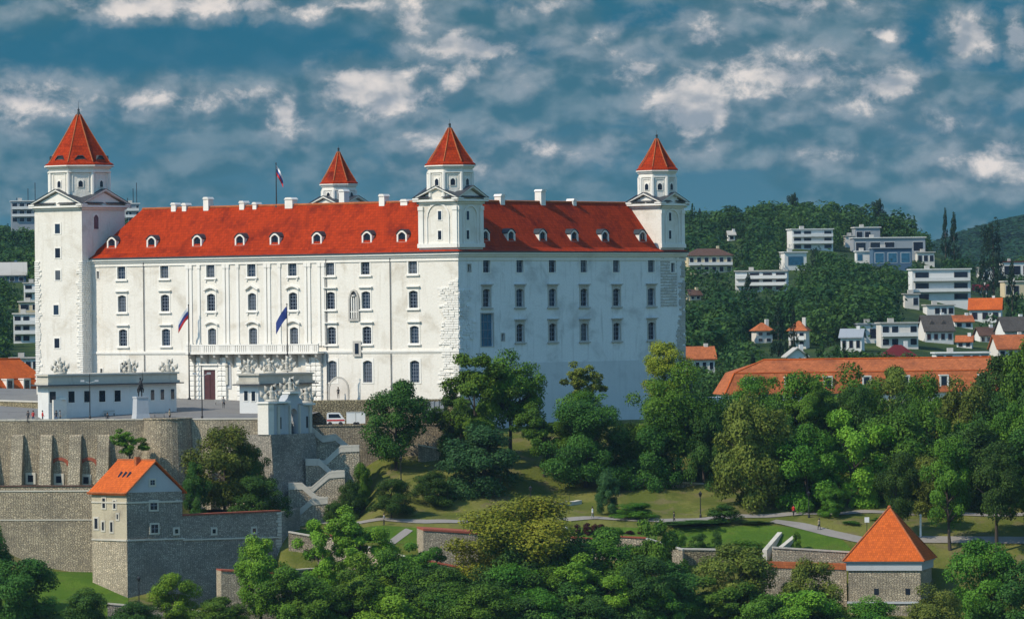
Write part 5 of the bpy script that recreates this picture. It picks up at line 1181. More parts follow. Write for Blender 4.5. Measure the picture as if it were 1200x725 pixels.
wood = [(895, 965, 443, 545, 872, 'leafmid', 'round', 'green tree just right of the lime tree top'), (945, 1035, 437, 560, 880, 'leafmid', 'round', 'big mid green tree before the long orange roof'),
        (1010, 1075, 436, 530, 890, 'leafolive', 'round', 'olive-topped tree before the long orange roof'), (1050, 1110, 447, 560, 880, 'leafmid', 'round', 'tree in the middle of the right-hand wood'),
        (1085, 1165, 452, 590, 872, 'leafolive', 'oval', 'tall olive green tree in the right-hand wood'), (1140, 1215, 425, 540, 886, 'leafdark', 'round', 'dark tree at the right end of the orange roof'),
        (1175, 1260, 402, 560, 880, 'leafmid', 'round', 'tall green tree cut by the right edge of the view'), (905, 985, 505, 600, 856, 'leafmid', 'oval', 'low-branched green tree over the path junction'),
        (960, 1040, 490, 600, 858, 'leafbright', 'loose', 'brighter green tree above the paved square'), (1015, 1110, 490, 598, 862, 'leafmid', 'round', 'full green tree behind the pyramid roof'),
        (1100, 1190, 500, 605, 858, 'leafdark', 'oval', 'dark tree right behind the pyramid roof'), (1170, 1260, 510, 618, 856, 'leafdark', 'round', 'dark tree at lower right edge of the wood'),
        (860, 915, 445, 520, 878, 'leafmid', 'round', 'green tree touching the grey roof'), (1120, 1180, 455, 560, 880, 'leafdark', 'round', 'dark tree deep in the right-hand wood'),
        (985, 1030, 455, 540, 870, 'leafdark', 'oval', 'slender dark tree between two broad crowns'), (1060, 1120, 540, 612, 852, 'leafolive', 'round', 'small olive tree above the white post'),
        (915, 975, 452, 520, 866, 'leafmid', 'loose', 'loose green crown beside the lime tree'), (1195, 1290, 440, 600, 870, 'leafdark', 'round', 'outermost dark tree at far right'),
        (1085, 1140, 520, 616, 836, 'leafmid', 'oval', 'green tree whose crown overhangs the white post'), (1135, 1200, 525, 622, 835, 'leafdark', 'round', 'dark tree at the kerb beyond the roadside wall'), (1195, 1260, 520, 626, 836, 'leafmid', 'round', 'green tree at the kerb on the far right'), (1030, 1075, 535, 612, 840, 'leafdark', 'round', 'dark tree directly behind the pyramid roof peak'),
        (1200, 1300, 560, 640, 845, 'leafmid', 'dome', 'low tree beyond the roadside wall at right')]
for (a, b, c, d, y, m, k, lb) in wood: T('broad_tree', a, b, c, max(d, 604) if y < 865 else d, y-14 if y < 865 else y, m, k, lb)
T('weeping_tree', 960, 990, 572, 622, 836, 'leafmid', 'oval', 'small weeping tree on the paved square', bush=True)
for (a, b, c, d, y, m, lb) in ((830, 868, 590, 622, 833, 'leafdark', 'dark round bush in front of the lime tree'), (985, 1008, 614, 630, 832, 'leafmid', 'low bush near the road sign'), (1020, 1046, 612, 628, 834, 'leafmid', 'round bush left of the pyramid roof peak'),
        (778, 862, 611, 622, 834, 'leafdark', 'long low hedge along the path'), (862, 905, 612, 623, 833, 'leafdark', 'short low hedge beside the lime tree')):
    T('bush', a, b, c, d, y, m, 'dome', lb, cat='bush', bush=True, hi=False)
for i, (x, y) in enumerate(((676, 622), (688, 621), (697, 622), (704, 622), (738, 630), (752, 629), (765, 630), (725, 627))):
    T('topiary', x-5, x+5, y-9, y+3, 829, 'leafpurple' if i < 6 else 'leafmid', 'dome', 'small purple-leaved clipped shrub in the garden bed' if i < 6 else ('small green shrub right of the purple ones' if i == 6 else 'small green shrub between the purple ones'), 'clipped shrubs in the garden bed', 'shrub', hi=False, bush=True)
for i, (a, b, c, d, m, lb) in enumerate(((782, 806, 622, 646, 'leafmid', 'green shrub at the left corner of the bright lawn'), (808, 832, 624, 642, 'leafdark', 'pair-leaning dark shrub on the lawn edge'), (833, 846, 622, 642, 'leafdark', 'upright little shrub in the middle of the lawn edge'),
        (845, 897, 632, 652, 'leafmid', 'wide shrub hanging over the ochre lawn wall'), (928, 940, 622, 634, 'leafmid', 'small dark shrub on the dry lawn'), (930, 965, 645, 660, 'leafbright', 'light shrub above the tiled city wall'),
        (955, 975, 646, 658, 'leafmid', 'mid green shrub above the tiled city wall'), (900, 925, 647, 660, 'leafbright', 'pale low shrub left above the city wall'))):
    T('shrub', a, b, c, d, 822, m, 'dome', lb, cat='shrub', hi=False, bush=True)
# left: bastion garden
T('broad_tree', 222, 304, 506, 598, 838, 'leafolive', 'round', 'large olive green tree in the bastion garden under the terrace wall')
T('broad_tree', 262, 312, 520, 600, 842, 'leafdark', 'round', 'dark tree right behind the olive garden tree')
T('bush', 275, 335, 555, 604, 832, 'leafdark', 'dome', 'dark bush at the corner of the bastion garden', cat='bush', bush=True)
T('bush', 215, 245, 545, 600, 834, 'leafdark', 'oval', 'dark narrow bush beside the round bastion', cat='bush', bush=True)
T('small_tree', 131, 171, 505, 538, 846, 'leafmid', 'loose', 'small tree growing behind the orange roof of tower house', hi=False)
for (a, b, c, d, y, lb) in ((410, 436, 540, 575, 852, 'bush at the top right of the stairs'), (397, 426, 562, 600, 848, 'bush beside the middle stairs flight'), (380, 404, 586, 612, 842, 'bush at the foot of the stairs')):
    T('bush', a, b, c, d, y, 'leafmid' if y == 852 else 'leafdark', 'dome', lb, cat='bush', bush=True)
# foreground
fg = [(528, 682, 590, 700, 806, 'leafyel', 'round', 'large yellow-green tree in the middle foreground'), (560, 640, 640, 735, 800, 'leafdark', 'round', 'dark tree below the yellow-green tree'),
      (625, 700, 630, 730, 803, 'leafdark', 'round', 'dark green foreground tree with dense crown'), (655, 745, 625, 715, 808, 'leafmid', 'round', 'mid green tree before the garden wall'),
      (736, 800, 618, 735, 804, 'leafmid', 'loose', 'green tree in front of garden wall window'), (700, 770, 660, 745, 796, 'leafmid', 'dome', 'low green tree at the bottom of the view'),
      (815, 905, 645, 740, 800, 'leafolive', 'round', 'olive coloured round tree in front of the ochre wall'), (918, 985, 663, 745, 800, 'leafolive', 'oval', 'tree standing before the tiled city wall'),
      (385, 458, 600, 680, 810, 'leafbright', 'loose', 'bright green young tree before the path'), (350, 405, 615, 690, 812, 'leafbright', 'loose', 'bright open tree beside the ruined wall'),
      (276, 332, 636, 722, 798, 'leafbright', 'oval', 'bright green tree at the foot of the grey curtain wall'), (395, 470, 655, 740, 798, 'leafbright', 'round', 'light green tree low in the foreground'),
      (430, 500, 650, 735, 796, 'leafmid', 'round', 'mid green tree left of the lower garden wall'), (480, 560, 668, 745, 794, 'leafmid', 'dome', 'spreading green tree at the bottom middle'),
      (455, 520, 640, 700, 806, 'leafmid', 'loose', 'green tree touching the lower garden wall'), (180, 232, 675, 735, 794, 'leafbright', 'round', 'yellow-lit green tree at the bottom left'),
      (222, 290, 700, 745, 790, 'leafmid', 'dome', 'green bushy tree at the very bottom left'), (70, 130, 690, 745, 796, 'leafdark', 'dome', 'dark bushy tree in front of the grass bank'),
      (-10, 70, 660, 740, 798, 'leafdark', 'round', 'dark tree in the bottom left corner'), (-40, 14, 625, 720, 802, 'leafdark', 'oval', 'dark tree cut by the left edge of view'),
      (325, 400, 680, 745, 790, 'leafmid', 'dome', 'green tree under the shaded corner wall'), (590, 670, 690, 760, 786, 'leafmid', 'dome', 'green crown at the bottom edge below the dark trees'),
      (520, 600, 690, 760, 784, 'leafmid', 'round', 'green crown at the bottom edge, left of centre'), (780, 830, 690, 745, 794, 'leafdark', 'dome', 'dark low tree beside the olive round tree'),
      (655, 720, 700, 760, 786, 'leafdark', 'round', 'dark crown at bottom edge in the middle'), (130, 190, 705, 750, 788, 'leafdark', 'dome', 'dark bush below the tower house'),
      (985, 1060, 700, 760, 790, 'leafmid', 'dome', 'green bushy tree at the foot of the pyramid tower'), (1110, 1190, 640, 740, 800, 'leafmid', 'round', 'green tree right of the pyramid tower'),
      (1170, 1260, 660, 760, 796, 'leafdark', 'round', 'dark tree in the bottom right corner'), (1060, 1130, 690, 760, 788, 'leafolive', 'round', 'olive tree below the pyramid tower'),
      (610, 668, 612, 660, 815, 'leafmid', 'dome', 'green crown behind the yellow-green tree'), (440, 470, 690, 730, 789, 'leafbright', 'loose', 'thin bright sapling at the bottom')]
gq = random.Random(4)
for i in range(26):
    x = 350+i*25+gq.uniform(-8, 8); yt_ = gq.uniform(672, 700) if i % 2 else gq.uniform(650, 680)
    if 800 < x < 860: yt_ += 22
    if x > 860: yt_ += 42
    if x < 530: yt_ += 16
    wd = gq.uniform(34, 50)
    T('foreground_tree', x-wd, x+wd, yt_, yt_+78, gq.uniform(788, 800), ('leafmid', 'leafdark', 'leafmid', 'leafdark', 'leafbright')[i % 5], ('round', 'dome', 'loose')[i % 3], 'leafy tree crowded into the belt of trees along the bottom of the view', 'crowded trees along the bottom of the view')
for i in range(22):
    x = 850+i*18+gq.uniform(-8, 8); yt_ = gq.uniform(470, 520); wd = gq.uniform(26, 40)
    T('wood_tree', x-wd, x+wd, yt_, gq.uniform(594, 604), gq.uniform(850, 874), ('leafdark', 'leafmid', 'leafdark')[i % 3], ('round', 'oval', 'round')[i % 3], 'dark tree standing deep inside the right-hand wood', 'trees deep inside the right-hand wood')
for (a, b, c, d, y, m, k, lb) in fg: T('broad_tree', a, b, c, d, y, m, k, lb)

# ------------------------------------------------------------------ houses on the hill
HR = []          # picture rectangles kept clear of trees standing in front
def house(nm, label, x0, x1, yt, yb, kind='flat', wall='hw', roofm='greytrim', nx_=4, ny_=2, ang=0, roofh=.35, dep=9, extra=None, Yd=None, wtone='glass', cat='house'):
    p = hit((x0+x1)/2, yb, 1010) if Yd is None else at((x0+x1)/2, yb, Yd)
    Yc = p.y; k = F/Yc; Wd = (x1-x0)/k; H = (yb-yt)/k; HR.append((x0-2, x1+2, yt-1, yb-1, Yc))
    a = R(ang); dep = min(dep, Wd*.8); L = Wd if ang == 0 else (Wd-dep*abs(math.sin(a)))/math.cos(a)
    L = max(L, Wd*.6); f = Fr((p.x, p.y, 0), (math.cos(a), math.sin(a))); f.O = f.O-f.n*0
    e = empty(nm, p, label, cat); z0 = p.z-3; zt = p.z+H; c = p
    hw2 = zt if kind == 'flat' else p.z+H*(1-roofh)
    mb = MB(); mb.box(f, -L/2, L/2, z0, hw2, -dep, 0); mb.build('wall', wall, e, c)
    mb = MB()
    if kind == 'flat': mb.box(f, -L/2-.4, L/2+.4, hw2+.002, hw2+.35, -dep-.4, .5)
    elif kind == 'gable':
        for d0, d1 in ((.6, -dep/2), (-dep-.6, -dep/2)):
            t = [f.p(-L/2-.5, hw2-.2, d0), f.p(L/2+.5, hw2-.2, d0), f.p(L/2+.5, zt, d1), f.p(-L/2-.5, zt, d1)]
            mb.poly([*t, *[q+Vector((0, 0, .25)) for q in t]], [(0, 1, 2, 3), (7, 6, 5, 4), (0, 4, 5, 1), (1, 5, 6, 2), (2, 6, 7, 3), (3, 7, 4, 0)])
    elif kind == 'front':
        for sg in (-1, 1):
            t = [f.p(sg*(L/2+.5), hw2-.2, .7), f.p(sg*(L/2+.5), hw2-.2, -dep-.4), f.p(0, zt, -dep-.4), f.p(0, zt, .7)]
            mb.poly([*t, *[q+Vector((0, 0, .25)) for q in t]], [(0, 1, 2, 3), (7, 6, 5, 4), (0, 4, 5, 1), (1, 5, 6, 2), (2, 6, 7, 3), (3, 7, 4, 0)])
    else:
        ri = min(L, dep)*.45
        Bq = [f.p(a_, hw2, d_) for a_, d_ in ((-L/2-.6, .6), (L/2+.6, .6), (L/2+.6, -dep-.6), (-L/2-.6, -dep-.6))]; rr2 = [f.p(-L/2+ri, zt, -dep/2), f.p(L/2-ri, zt, -dep/2)]
        mb.poly([*Bq, *rr2], [(0, 1, 5, 4), (1, 2, 5), (2, 3, 4, 5), (3, 0, 4), (3, 2, 1, 0)])
    rf = mb.build('roof', roofm, e, c)
    if kind in ('gable',):
        for sg in (-1, 1):
            mb = MB()
            g_ = Fr(f.p(sg*L/2, 0, 0 if sg > 0 else -dep), f.n*(-sg)); mb.prism(g_, [(0, hw2), (dep, hw2), (dep/2, zt)], -.3, 0)
            mb.build('gable', wall, e, c)
    if kind == 'front': mb = MB(); mb.prism(f, [(-L/2, hw2), (L/2, hw2), (0, zt)], -.3, 0); mb.build('gable', wall, e, c)
    if kind != 'flat': q = MB(); q.box(f, L*.2, L*.2+.9, hw2+.5, zt+.9, -dep*.62, -dep*.62+.9); q.build('chimney', wall, rf, c)
    Hh = (hw2-p.z); wd_ = L/nx_*.5 if kind != 'flat' else L/nx_*.68; hh = Hh/ny_*.5
    for i in range(nx_):
        for j in range(ny_):
            s = -L/2+L*(i+.5)/nx_; z = p.z+Hh*(j+.52)/ny_
            if kind == 'flat' and (i*7+j*5+int(x0)) % 5 == 0: continue
            q = MB(); fw_ = .12; q.box(f, s-wd_/2-fw_, s+wd_/2+fw_, z-hh/2-fw_, z+hh/2+fw_, -.05, .06); o = q.build('window', 'hw' if wall != 'hw' else 'greytrim', e, c)
            q = MB(); q.box(f, s-wd_/2, s+wd_/2, z-hh/2, z+hh/2, .062, .09); q.build('pane', wtone, o, c)
    if kind == 'flat' or extra == 'balcony':
        for j in range(1, ny_): q = MB(); z = p.z+Hh*j/ny_; q.box(f, -L/2+.2, L/2-.2, z-.15, z+.1, .01, 1.3); q.box(f, -L/2+.2, L/2-.2, z+.102, z+.9, 1.2, 1.28); q.build('balcony', 'hw', e, c)
    if kind == 'flat' or extra == 'vent': q = MB(); q.box(f, -L*.25, -L*.25+1.5, hw2+.352, hw2+1.4, -dep*.6, -dep*.6+1.5); q.build('roof_vent', 'greytrim', rf, c)
    return e, f, p, L
Hs = [
 ('villa', 'cream villa with brown hipped roof and balconies just right of the castle', 804, 861, 291, 321, 'hip', 'hc', 'roofbrown', 6, 2, 8, .28, 'balcony'),
 ('modern_house', 'long white modern house with stepped flat roofs below the cream villa', 860, 924, 318, 342, 'flat', 'hw', 'greytrim', 4, 3, -6, .3, None),
 ('modern_house', 'white cube house with one big grey glass front', 917, 948, 296, 316, 'flat', 'hw', 'hw', 1, 1, 12, .3, None),
 ('modern_house', 'white terraced modern house high on the wooded ridge', 926, 979, 269, 293, 'flat', 'hw', 'hw', 4, 3, 10, .3, None),
 ('villa', 'old villa with red roof half hidden by dark conifers', 884, 908, 378, 402, 'hip', 'hpink', 'roofor2', 2, 2, 15, .4, None),
 ('villa', 'tall villa with red hipped roof and balcony among dark conifers', 922, 947, 376, 408, 'hip', 'hpink', 'roofor2', 2, 2, -15, .36, 'balcony'),
 ('cottage', 'white cottage with front gable behind the long orange roof', 921, 948, 408, 426, 'front', 'hw', 'greytrim', 2, 1, 10, .55, None),
 ('house', 'house with orange roof close behind the castle corner', 803, 840, 407, 437, 'gable', 'hpink', 'roofor2', 4, 1, 8, .45, None),
 ('shed', 'small brown-roofed shed among the trees below the cream villa', 806, 824, 340, 352, 'gable', 'hc', 'roofbrown', 2, 1, 20, .5, None),
 ('modern_house', 'grey penthouse block on top of the dark glass mansion', 1001, 1033, 267, 286, 'flat', 'hg', 'hw', 3, 1, 6, .3, None),
 ('modern_house', 'long dark-fronted mansion under a thin white roof slab', 999, 1086, 279, 300, 'flat', 'hg', 'hw', 5, 1, 5, .3, None),
 ('modern_house', 'dark blue boxy house with blue panels in front of the mansion', 1022, 1070, 291, 314, 'flat', 'hb', 'hg', 3, 1, 4, .3, None),
 ('modern_house', 'small white block left of the dark blue house', 1003, 1021, 295, 309, 'flat', 'hw', 'hw', 2, 1, 4, .3, None),
 ('villa', 'white villa with square tower on the ridge beside pointed conifers', 1083, 1103, 256, 281, 'flat', 'hw', 'roofgrey', 3, 3, -8, .3, None),
 ('modern_house', 'low white house on the ridge below the tower villa', 1101, 1133, 280, 292, 'flat', 'hw', 'hw', 5, 1, 5, .3, None),
 ('house', 'low white house with pale grey pitched roofs right of the blue house', 1106, 1146, 291, 306, 'gable', 'hw', 'greytrim', 3, 1, 6, .5, None),
 ('modern_house', 'large white framed modern villa with dark glass and broad balconies', 1068, 1139, 316, 354, 'flat', 'hw', 'hw', 3, 3, 4, .3, None),
 ('house', 'white house with long bright orange roof near the right edge', 1134, 1175, 350, 378, 'gable', 'hw', 'roofor', 3, 1, -8, .45, None),
 ('house', 'house with tall dark shingle roof and two pointed dormers', 1081, 1121, 370, 401, 'gable', 'hw', 'roofgrey', 4, 1, 12, .58, None),
 ('house', 'small white house with orange roof beside the dark shingle roof', 1117, 1142, 370, 385, 'gable', 'hw', 'roofor2', 2, 1, 10, .45, None),
 ('house', 'long low house with grey roof above the shingled one', 1085, 1120, 358, 371, 'flat', 'hw', 'greytrim', 4, 1, 6, .4, None),
 ('house', 'cream white house with flat grey roof behind the maroon roof', 1031, 1078, 379, 408, 'flat', 'hpink', 'greytrim', 4, 2, 5, .3, None),
 ('house', 'grey-roofed white house left of the cream white one', 1005, 1042, 380, 402, 'flat', 'hw', 'hg', 3, 1, 6, .3, None),
 ('house', 'pale blue-roofed long house low on the slope behind the orange roof', 983, 1012, 386, 412, 'gable', 'hw', 'hg', 3, 1, -12, .35, None),
 ('house', 'house with dark maroon hipped roof just above the long orange roof', 1035, 1074, 404, 423, 'hip', 'hw', 'roofmar', 4, 1, 4, .7, None),
 ('modern_house', 'white stepped apartment house at the right edge, upper', 1176, 1215, 282, 312, 'flat', 'hw', 'hw', 4, 3, 5, .3, None),
 ('house', 'white house with dark red roof strip at the right edge', 1174, 1210, 307, 327, 'flat', 'hw', 'roofmar', 3, 1, 5, .3, None),
 ('house', 'beige flat-roofed house at the right edge, middle height', 1176, 1215, 330, 350, 'flat', 'hc', 'hpink', 4, 1, 5, .3, None),
 ('house', 'grey-gabled white house at the right edge above red roofs', 1173, 1215, 372, 404, 'gable', 'hw', 'roofgrey', 4, 1, 14, .5, None),
 ('house', 'house with stepped red roofs at the right edge', 1166, 1215, 393, 419, 'gable', 'hpink', 'roofor2', 4, 1, 10, .6, None),
 ('long_shed', 'long low white roofed shed behind the orange roof', 1096, 1160, 414, 424, 'flat', 'hw', 'hw', 6, 1, 2, .3, None),
 ('cottage', 'tiny white cottage in the woods above the cream villa', 853, 862, 271, 282, 'gable', 'hw', 'greytrim', 1, 1, 10, .4, None),
 ('house', 'pale house cut by dark trees beside the ridge-top terraced house', 990, 1003, 277, 290, 'flat', 'hpink', 'greytrim', 2, 1, 6, .3, None),
 ('house', 'low white outbuilding below the large framed villa', 1060, 1078, 345, 362, 'flat', 'hpink', 'greytrim', 2, 1, 5, .3, None),
 ('house', 'little pale house with grey roof left of the bright orange roofed one', 1100, 1116, 334, 346, 'gable', 'hpink', 'roofgrey', 2, 1, 10, .4, None),
 ('house', 'white house with flat roof between the framed villa and right edge', 1146, 1166, 314, 330, 'flat', 'hw', 'greytrim', 3, 1, 6, .3, None),
 ('house', 'two-storey cream house with brown roof above the beige one', 1150, 1172, 292, 308, 'hip', 'hc', 'roofbrown', 3, 2, -8, .35, None),
 ('house', 'small red-roofed house under the dark spruce', 1140, 1158, 334, 346, 'gable', 'hpink', 'roofmar', 2, 1, -6, .45, None),
 ('house', 'low white terrace house at the far right of the ridge', 1136, 1160, 276, 286, 'flat', 'hw', 'hw', 4, 1, 5, .3, None),
 ('house', 'white gabled house below the bright orange roof', 1146, 1172, 384, 402, 'gable', 'hw', 'roofbrown', 3, 1, 14, .5, None),
 ('house', 'small orange-roofed house between trees above the maroon roof', 1120, 1140, 394, 408, 'gable', 'hw', 'roofor2', 2, 1, -10, .45, None),
 ('house', 'white annex with flat roof beside the blue house', 1074, 1096, 296, 310, 'flat', 'hpink', 'greytrim', 3, 1, 5, .3, None),
 # left edge
 ('apartment_house', 'white balconied apartment house beside the left castle tower', 16, 46, 368, 402, 'flat', 'hw', 'hpink', 3, 3, 0, .3, None),
 ('house', 'grey-roofed house at the left edge of the view', -15, 32, 308, 332, 'gable', 'hb', 'greytrim', 4, 1, 6, .6, None),
 ('modern_house', 'narrow white house just left of the castle tower', 28, 50, 332, 352, 'flat', 'hw', 'greytrim', 2, 2, 0, .3, None),
 ('house', 'pale flat house under the narrow white one, left', 22, 50, 354, 366, 'flat', 'hc', 'hpink', 2, 1, 0, .3, None),
 ('house', 'low white house just above the orange mansard roof at left', 12, 46, 420, 436, 'flat', 'hw', 'greytrim', 4, 1, 0, .3, None),
]
info = {}
for (nm, lb, x0, x1, yt, yb, kd, wl, rm, nx_, ny_, an, rh, ex) in Hs:
    info[lb] = house(nm, lb, x0, x1, yt, yb, kd, wl, rm, nx_, ny_, an, rh, 9, ex, wtone='glassb' if 'dark blue' in lb or 'cube' in lb else 'glass')
# extras: tower of the ridge villa, dormers of the shingled house
e, f, p, L = info['white villa with square tower on the ridge beside pointed conifers']
q = MB(); q.box(f, -L*.32, L*.1, p.z, p.z+11.2, .02, 2.5); q.box(f, -L*.36, L*.14, p.z+11.202, p.z+11.6, -.3, 2.8); q.box(f, -L*.2, -L*.02, p.z+8.6, p.z+10.2, 2.502, 2.56); q.build('turret', ['hw'], e, p)
e, f, p, L = info['house with tall dark shingle roof and two pointed dormers']
for a in (-L*.22, L*.2):
    q = MB(); q.prism(f, [(a-.9, p.z+3.6), (a+.9, p.z+3.6), (a+.9, p.z+4.6), (a, p.z+6), (a-.9, p.z+4.6)], -4, -1.2); q.build('dormer', 'roofgrey', e, p)
# hospital blocks on the left ridge and masts
for (nm, lb, x0, x1, yt, yb, Yd) in (('hospital_block', 'grey stepped concrete block on the ridge left of the crown tower', 12, 48, 236, 262, 2150), ('hospital_block', 'small plant room with masts peeping over the roof right of the crown tower', 146, 164, 239, 262, 2150)):
    e, f, p, L = house(nm, lb, x0, x1, yt, yb, 'flat', 'hg', 'hw', 4, 3, 6, .3, 9, None, Yd, cat='building')
    q = MB()
    for k in (-.3, .1, .35): q.tube([f.p(L*k, p.z+5, -2), f.p(L*k, p.z+8+9*(k+.3)+2, -2)], .14, 5)
    q.build('mast', 'iron', e, p)
# long orange roofed building
def longhouse(nm, label, A, B, dep, zw, zr_, zm, zbase, cat='building', ndor=7, mat='roofor2', hipL=True, hipR=False):
    f = Fr(A, B-A); L = ((B-A)*Vector((1, 1, 0))).length; c = f.p(L/2, zbase); e = empty(nm, c, label, cat)
    mb = MB(); mb.box(f, 0, L, zbase-4, zw, -dep, 0); mb.build('wall', 'hw', e, c)
    i1, i2 = 1.6, dep/2; hl = lambda i: (i if hipL else 0)
    mb = MB()
    def ringq(i, z): return [f.p((i if hipL else 0) if True else 0, z, -i), f.p(L-(i if hipR else 0), z, -i), f.p(L-(i if hipR else 0), z, -dep+i), f.p((i if hipL else 0), z, -dep+i)]
    r0, r1, r2 = ringq(-.5, zw), ringq(i1, zm), ringq(i2, zr_); r2 = [f.p(i2*1.2 if hipL else 0, zr_, -i2), f.p(L-(i2 if hipR else 0), zr_, -i2), f.p(L-(i2 if hipR else 0), zr_, -i2-.01), f.p(i2*1.2 if hipL else 0, zr_, -i2-.01)]
    for A_, B_ in ((r0, r1), (r1, r2)):
        for k in range(4): j = (k+1) % 4; mb.poly([A_[k], A_[j], B_[j], B_[k]], [(0, 1, 2, 3)])
    rf = mb.build('roof', mat, e, c)
    mb = MB(); mb.tube([r2[0], r2[1]], .2, 6); mb.tube([r1[0], r1[1]], .12, 5); mb.tube([r1[0], r2[0]], .16, 5); mb.tube([r0[0], r1[0]], .16, 5); mb.build('ridge_tiles', 'roofor', rf, c)
    for k in range(ndor):
        s = L*(k+.6)/ndor; q = MB(); zz = (zw+zm)/2
        q.box(f, s-.7, s+.7, zz-.9, zz+1.0, -1.7, -.15); q.box(f, s-.85, s+.85, zz+1.002, zz+1.2, -1.9, .0); q.box(f, s-.85, s-.55, zz-1, zz+1, -.148, -.05); q.box(f, s+.55, s+.85, zz-1, zz+1, -.148, -.05)
        d_ = q.build('dormer', 'trim', e, c); q = MB(); q.box(f, s-.5, s+.5, zz-.7, zz+.85, -.148, -.1); q.build('pane', 'glass', d_, c)
    for k in range(int(L/4)):
        s = 2+k*4; q = MB(); q.box(f, s-.65, s+.65, zw-2.9, zw-.9, -.05, .06); o = q.build('window', 'trim', e, c); q = MB(); q.box(f, s-.45, s+.45, zw-2.7, zw-1.1, .062, .09); q.build('pane', 'glass', o, c)
    return e
A = at(852, 462, 992); B = at(1170, 458, 998)
longhouse('long_building', 'very long building with weathered orange mansard roof behind the right-hand trees', A, B, 13, at(900, 462, 990).z, at(960, 421, 998).z, at(900, 437, 990).z, 78)
HR.append((846, 1160, 419, 462, 990))
A = at(-40, 463, 960); B = at(60, 463, 975)
longhouse('orange_mansard_house', 'large house with orange mansard roof and small white dormers at the left edge', A, B, 16, at(10, 460, 965).z, at(20, 421, 970).z, at(10, 444, 965).z, 78, 'house', 5, 'roofor')
HR.append((0, 46, 421, 462, 965))
A = at(812, 452, 950); B = at(852, 452, 950); f = Fr(A, B-A); L = B.x-A.x
mb = MB(); zt, zb_ = at(830, 434, 955).z, at(830, 466, 950).z; mb.box(f, 0, L, 76, zb_, -9, 0); e = empty('grey_roofed_house', f.p(L/2, 78), 'small house with rough grey roof beside the long orange roof', 'house'); c = e.location; mb.build('wall', 'hw', e, c)
mb = MB(); mb.prism(Fr(f.p(0, 0, 0), f.n*-1), [(-.5, zb_), (4.5, zt), (9.5, zb_)], -L, 0); mb.build('roof', 'roofgrey', e, c)
mb = MB(); 
for s in (L*.25, L*.7): mb.box(f, s-.5, s+.5, zb_-2.5, zb_-1, .01, .06)
mb.build('window', 'glass', e, c)
# left foreground bit: low stone wall left of the guardhouse
low_wall('courtyard_wall', (-20, 468), (56, 470), 0, 'low yellowish rubble wall left of the guardhouse', 'stoneyel', 'coping', 905, 890, 1, 6)

# ------------------------------------------------------------------ wood on the hill
def clear(x, yb, h, w_, Yt):
    k = F/Yt; yt = yb-h*k; hw_ = w_*k*.34
    for (a, b, c, d, Yh) in HR:
        if Yt < Yh+3 and x+hw_ > a and x-hw_ < b and yt < d-.45*(d-c)-1 and yb > c+2: return False
        if Yh-1.5 < Yt < Yh+11 and a-2 < x < b+2: return False
    return True
LOW = {}
for kd in ('round', 'oval', 'dome', 'cone', 'pine'):
    LOW[kd] = [crown(kd, 300+i, 420 if kd != 'cone' else 460, .085) for i in range(3)]
HIV = {}
vs, ts = [], []; tr_ = MB(); nind = 0; g = np.random.default_rng(5)
cands = []
for rw_ in np.concatenate([np.arange(1025, 1500, 10), np.arange(1500, 2260, 12)]):
    for (xa, xb) in ((-70, 62), (785, 1290)):
        stp = 5.6 if rw_ < 1500 else 6.6
        x = xa
        while x < xb:
            cands.append((x+g.uniform(-5, 5), rw_+g.uniform(-6, 6))); x += stp*F/rw_*g.uniform(.75, 1.25)
    if rw_ > 1900:
        for x in np.arange(62, 785, 40): cands.append((x+g.uniform(-15, 15), rw_))
for i, (x, Yt) in enumerate(cands):
    X_ = (x-600)*Yt/F; z = th(X_, Yt); h = g.uniform(7.5, 13.5)*(1 if Yt > 1250 else .8); w_ = h*g.uniform(.95, 1.3); kd = ('round', 'dome', 'oval', 'round', 'dome', 'cone')[g.integers(0, 6)]
    if kd == 'cone': w_ = h*.5; h *= 1.15
    xp, yp = px((X_, Yt, z))
    open_ = (849 < xp < 885 and 283 < yp < 308) or (905 < xp < 925 and 280 < yp < 292) or (958 < xp < 990 and 298 < yp < 306) or (1045 < xp < 1075 and 355 < yp < 380)
    if open_ or not clear(xp, yp, h, w_, Yt): continue
    if Yt < 1500 and nind < 90 and (xp > 800 or xp < 40) and i % 2 == 0:
        nind += 1; e = empty('hillside_tree', (X_, Yt, z), 'leafy green tree among the houses on the wooded hillside' if kd != 'cone' else 'dark conifer among the houses on the wooded hillside', 'tree', 'trees on the lower hillside' if kd != 'cone' else 'conifers on the lower hillside', rz=g.uniform(0, 6))
        kk = (kd, i % 3)
        if kk not in HIV: HIV[kk] = leafmesh('crown', *crown(kd, 500+i % 3, 1500, .05), 'leafhill' if kd != 'cone' else 'leafcon')
        o = bpy.data.objects.new('crown', HIV[kk]); col.objects.link(o); o.parent = e; o.scale = (w_, w_, h); o.location.z = .4
        t = bpy.data.objects.new('trunk', gettrunk('cone', 0)); col.objects.link(t); t.parent = e; t.scale = (h*.6, h*.6, h*.9)
        continue
    V_, tt = LOW[kd][g.integers(0, 3)]; a = g.uniform(0, 6.28); ca, sa = math.cos(a), math.sin(a)
    P = np.stack([(V_[:, 0]*ca-V_[:, 1]*sa)*w_+X_, (V_[:, 0]*sa+V_[:, 1]*ca)*w_+Yt, V_[:, 2]*h+z-h*.08], 1)
    vs.append(P); ts.append(np.clip(tt*.45+g.uniform(-.12, .55)-(.35 if kd == 'cone' else 0), 0, 1.2))
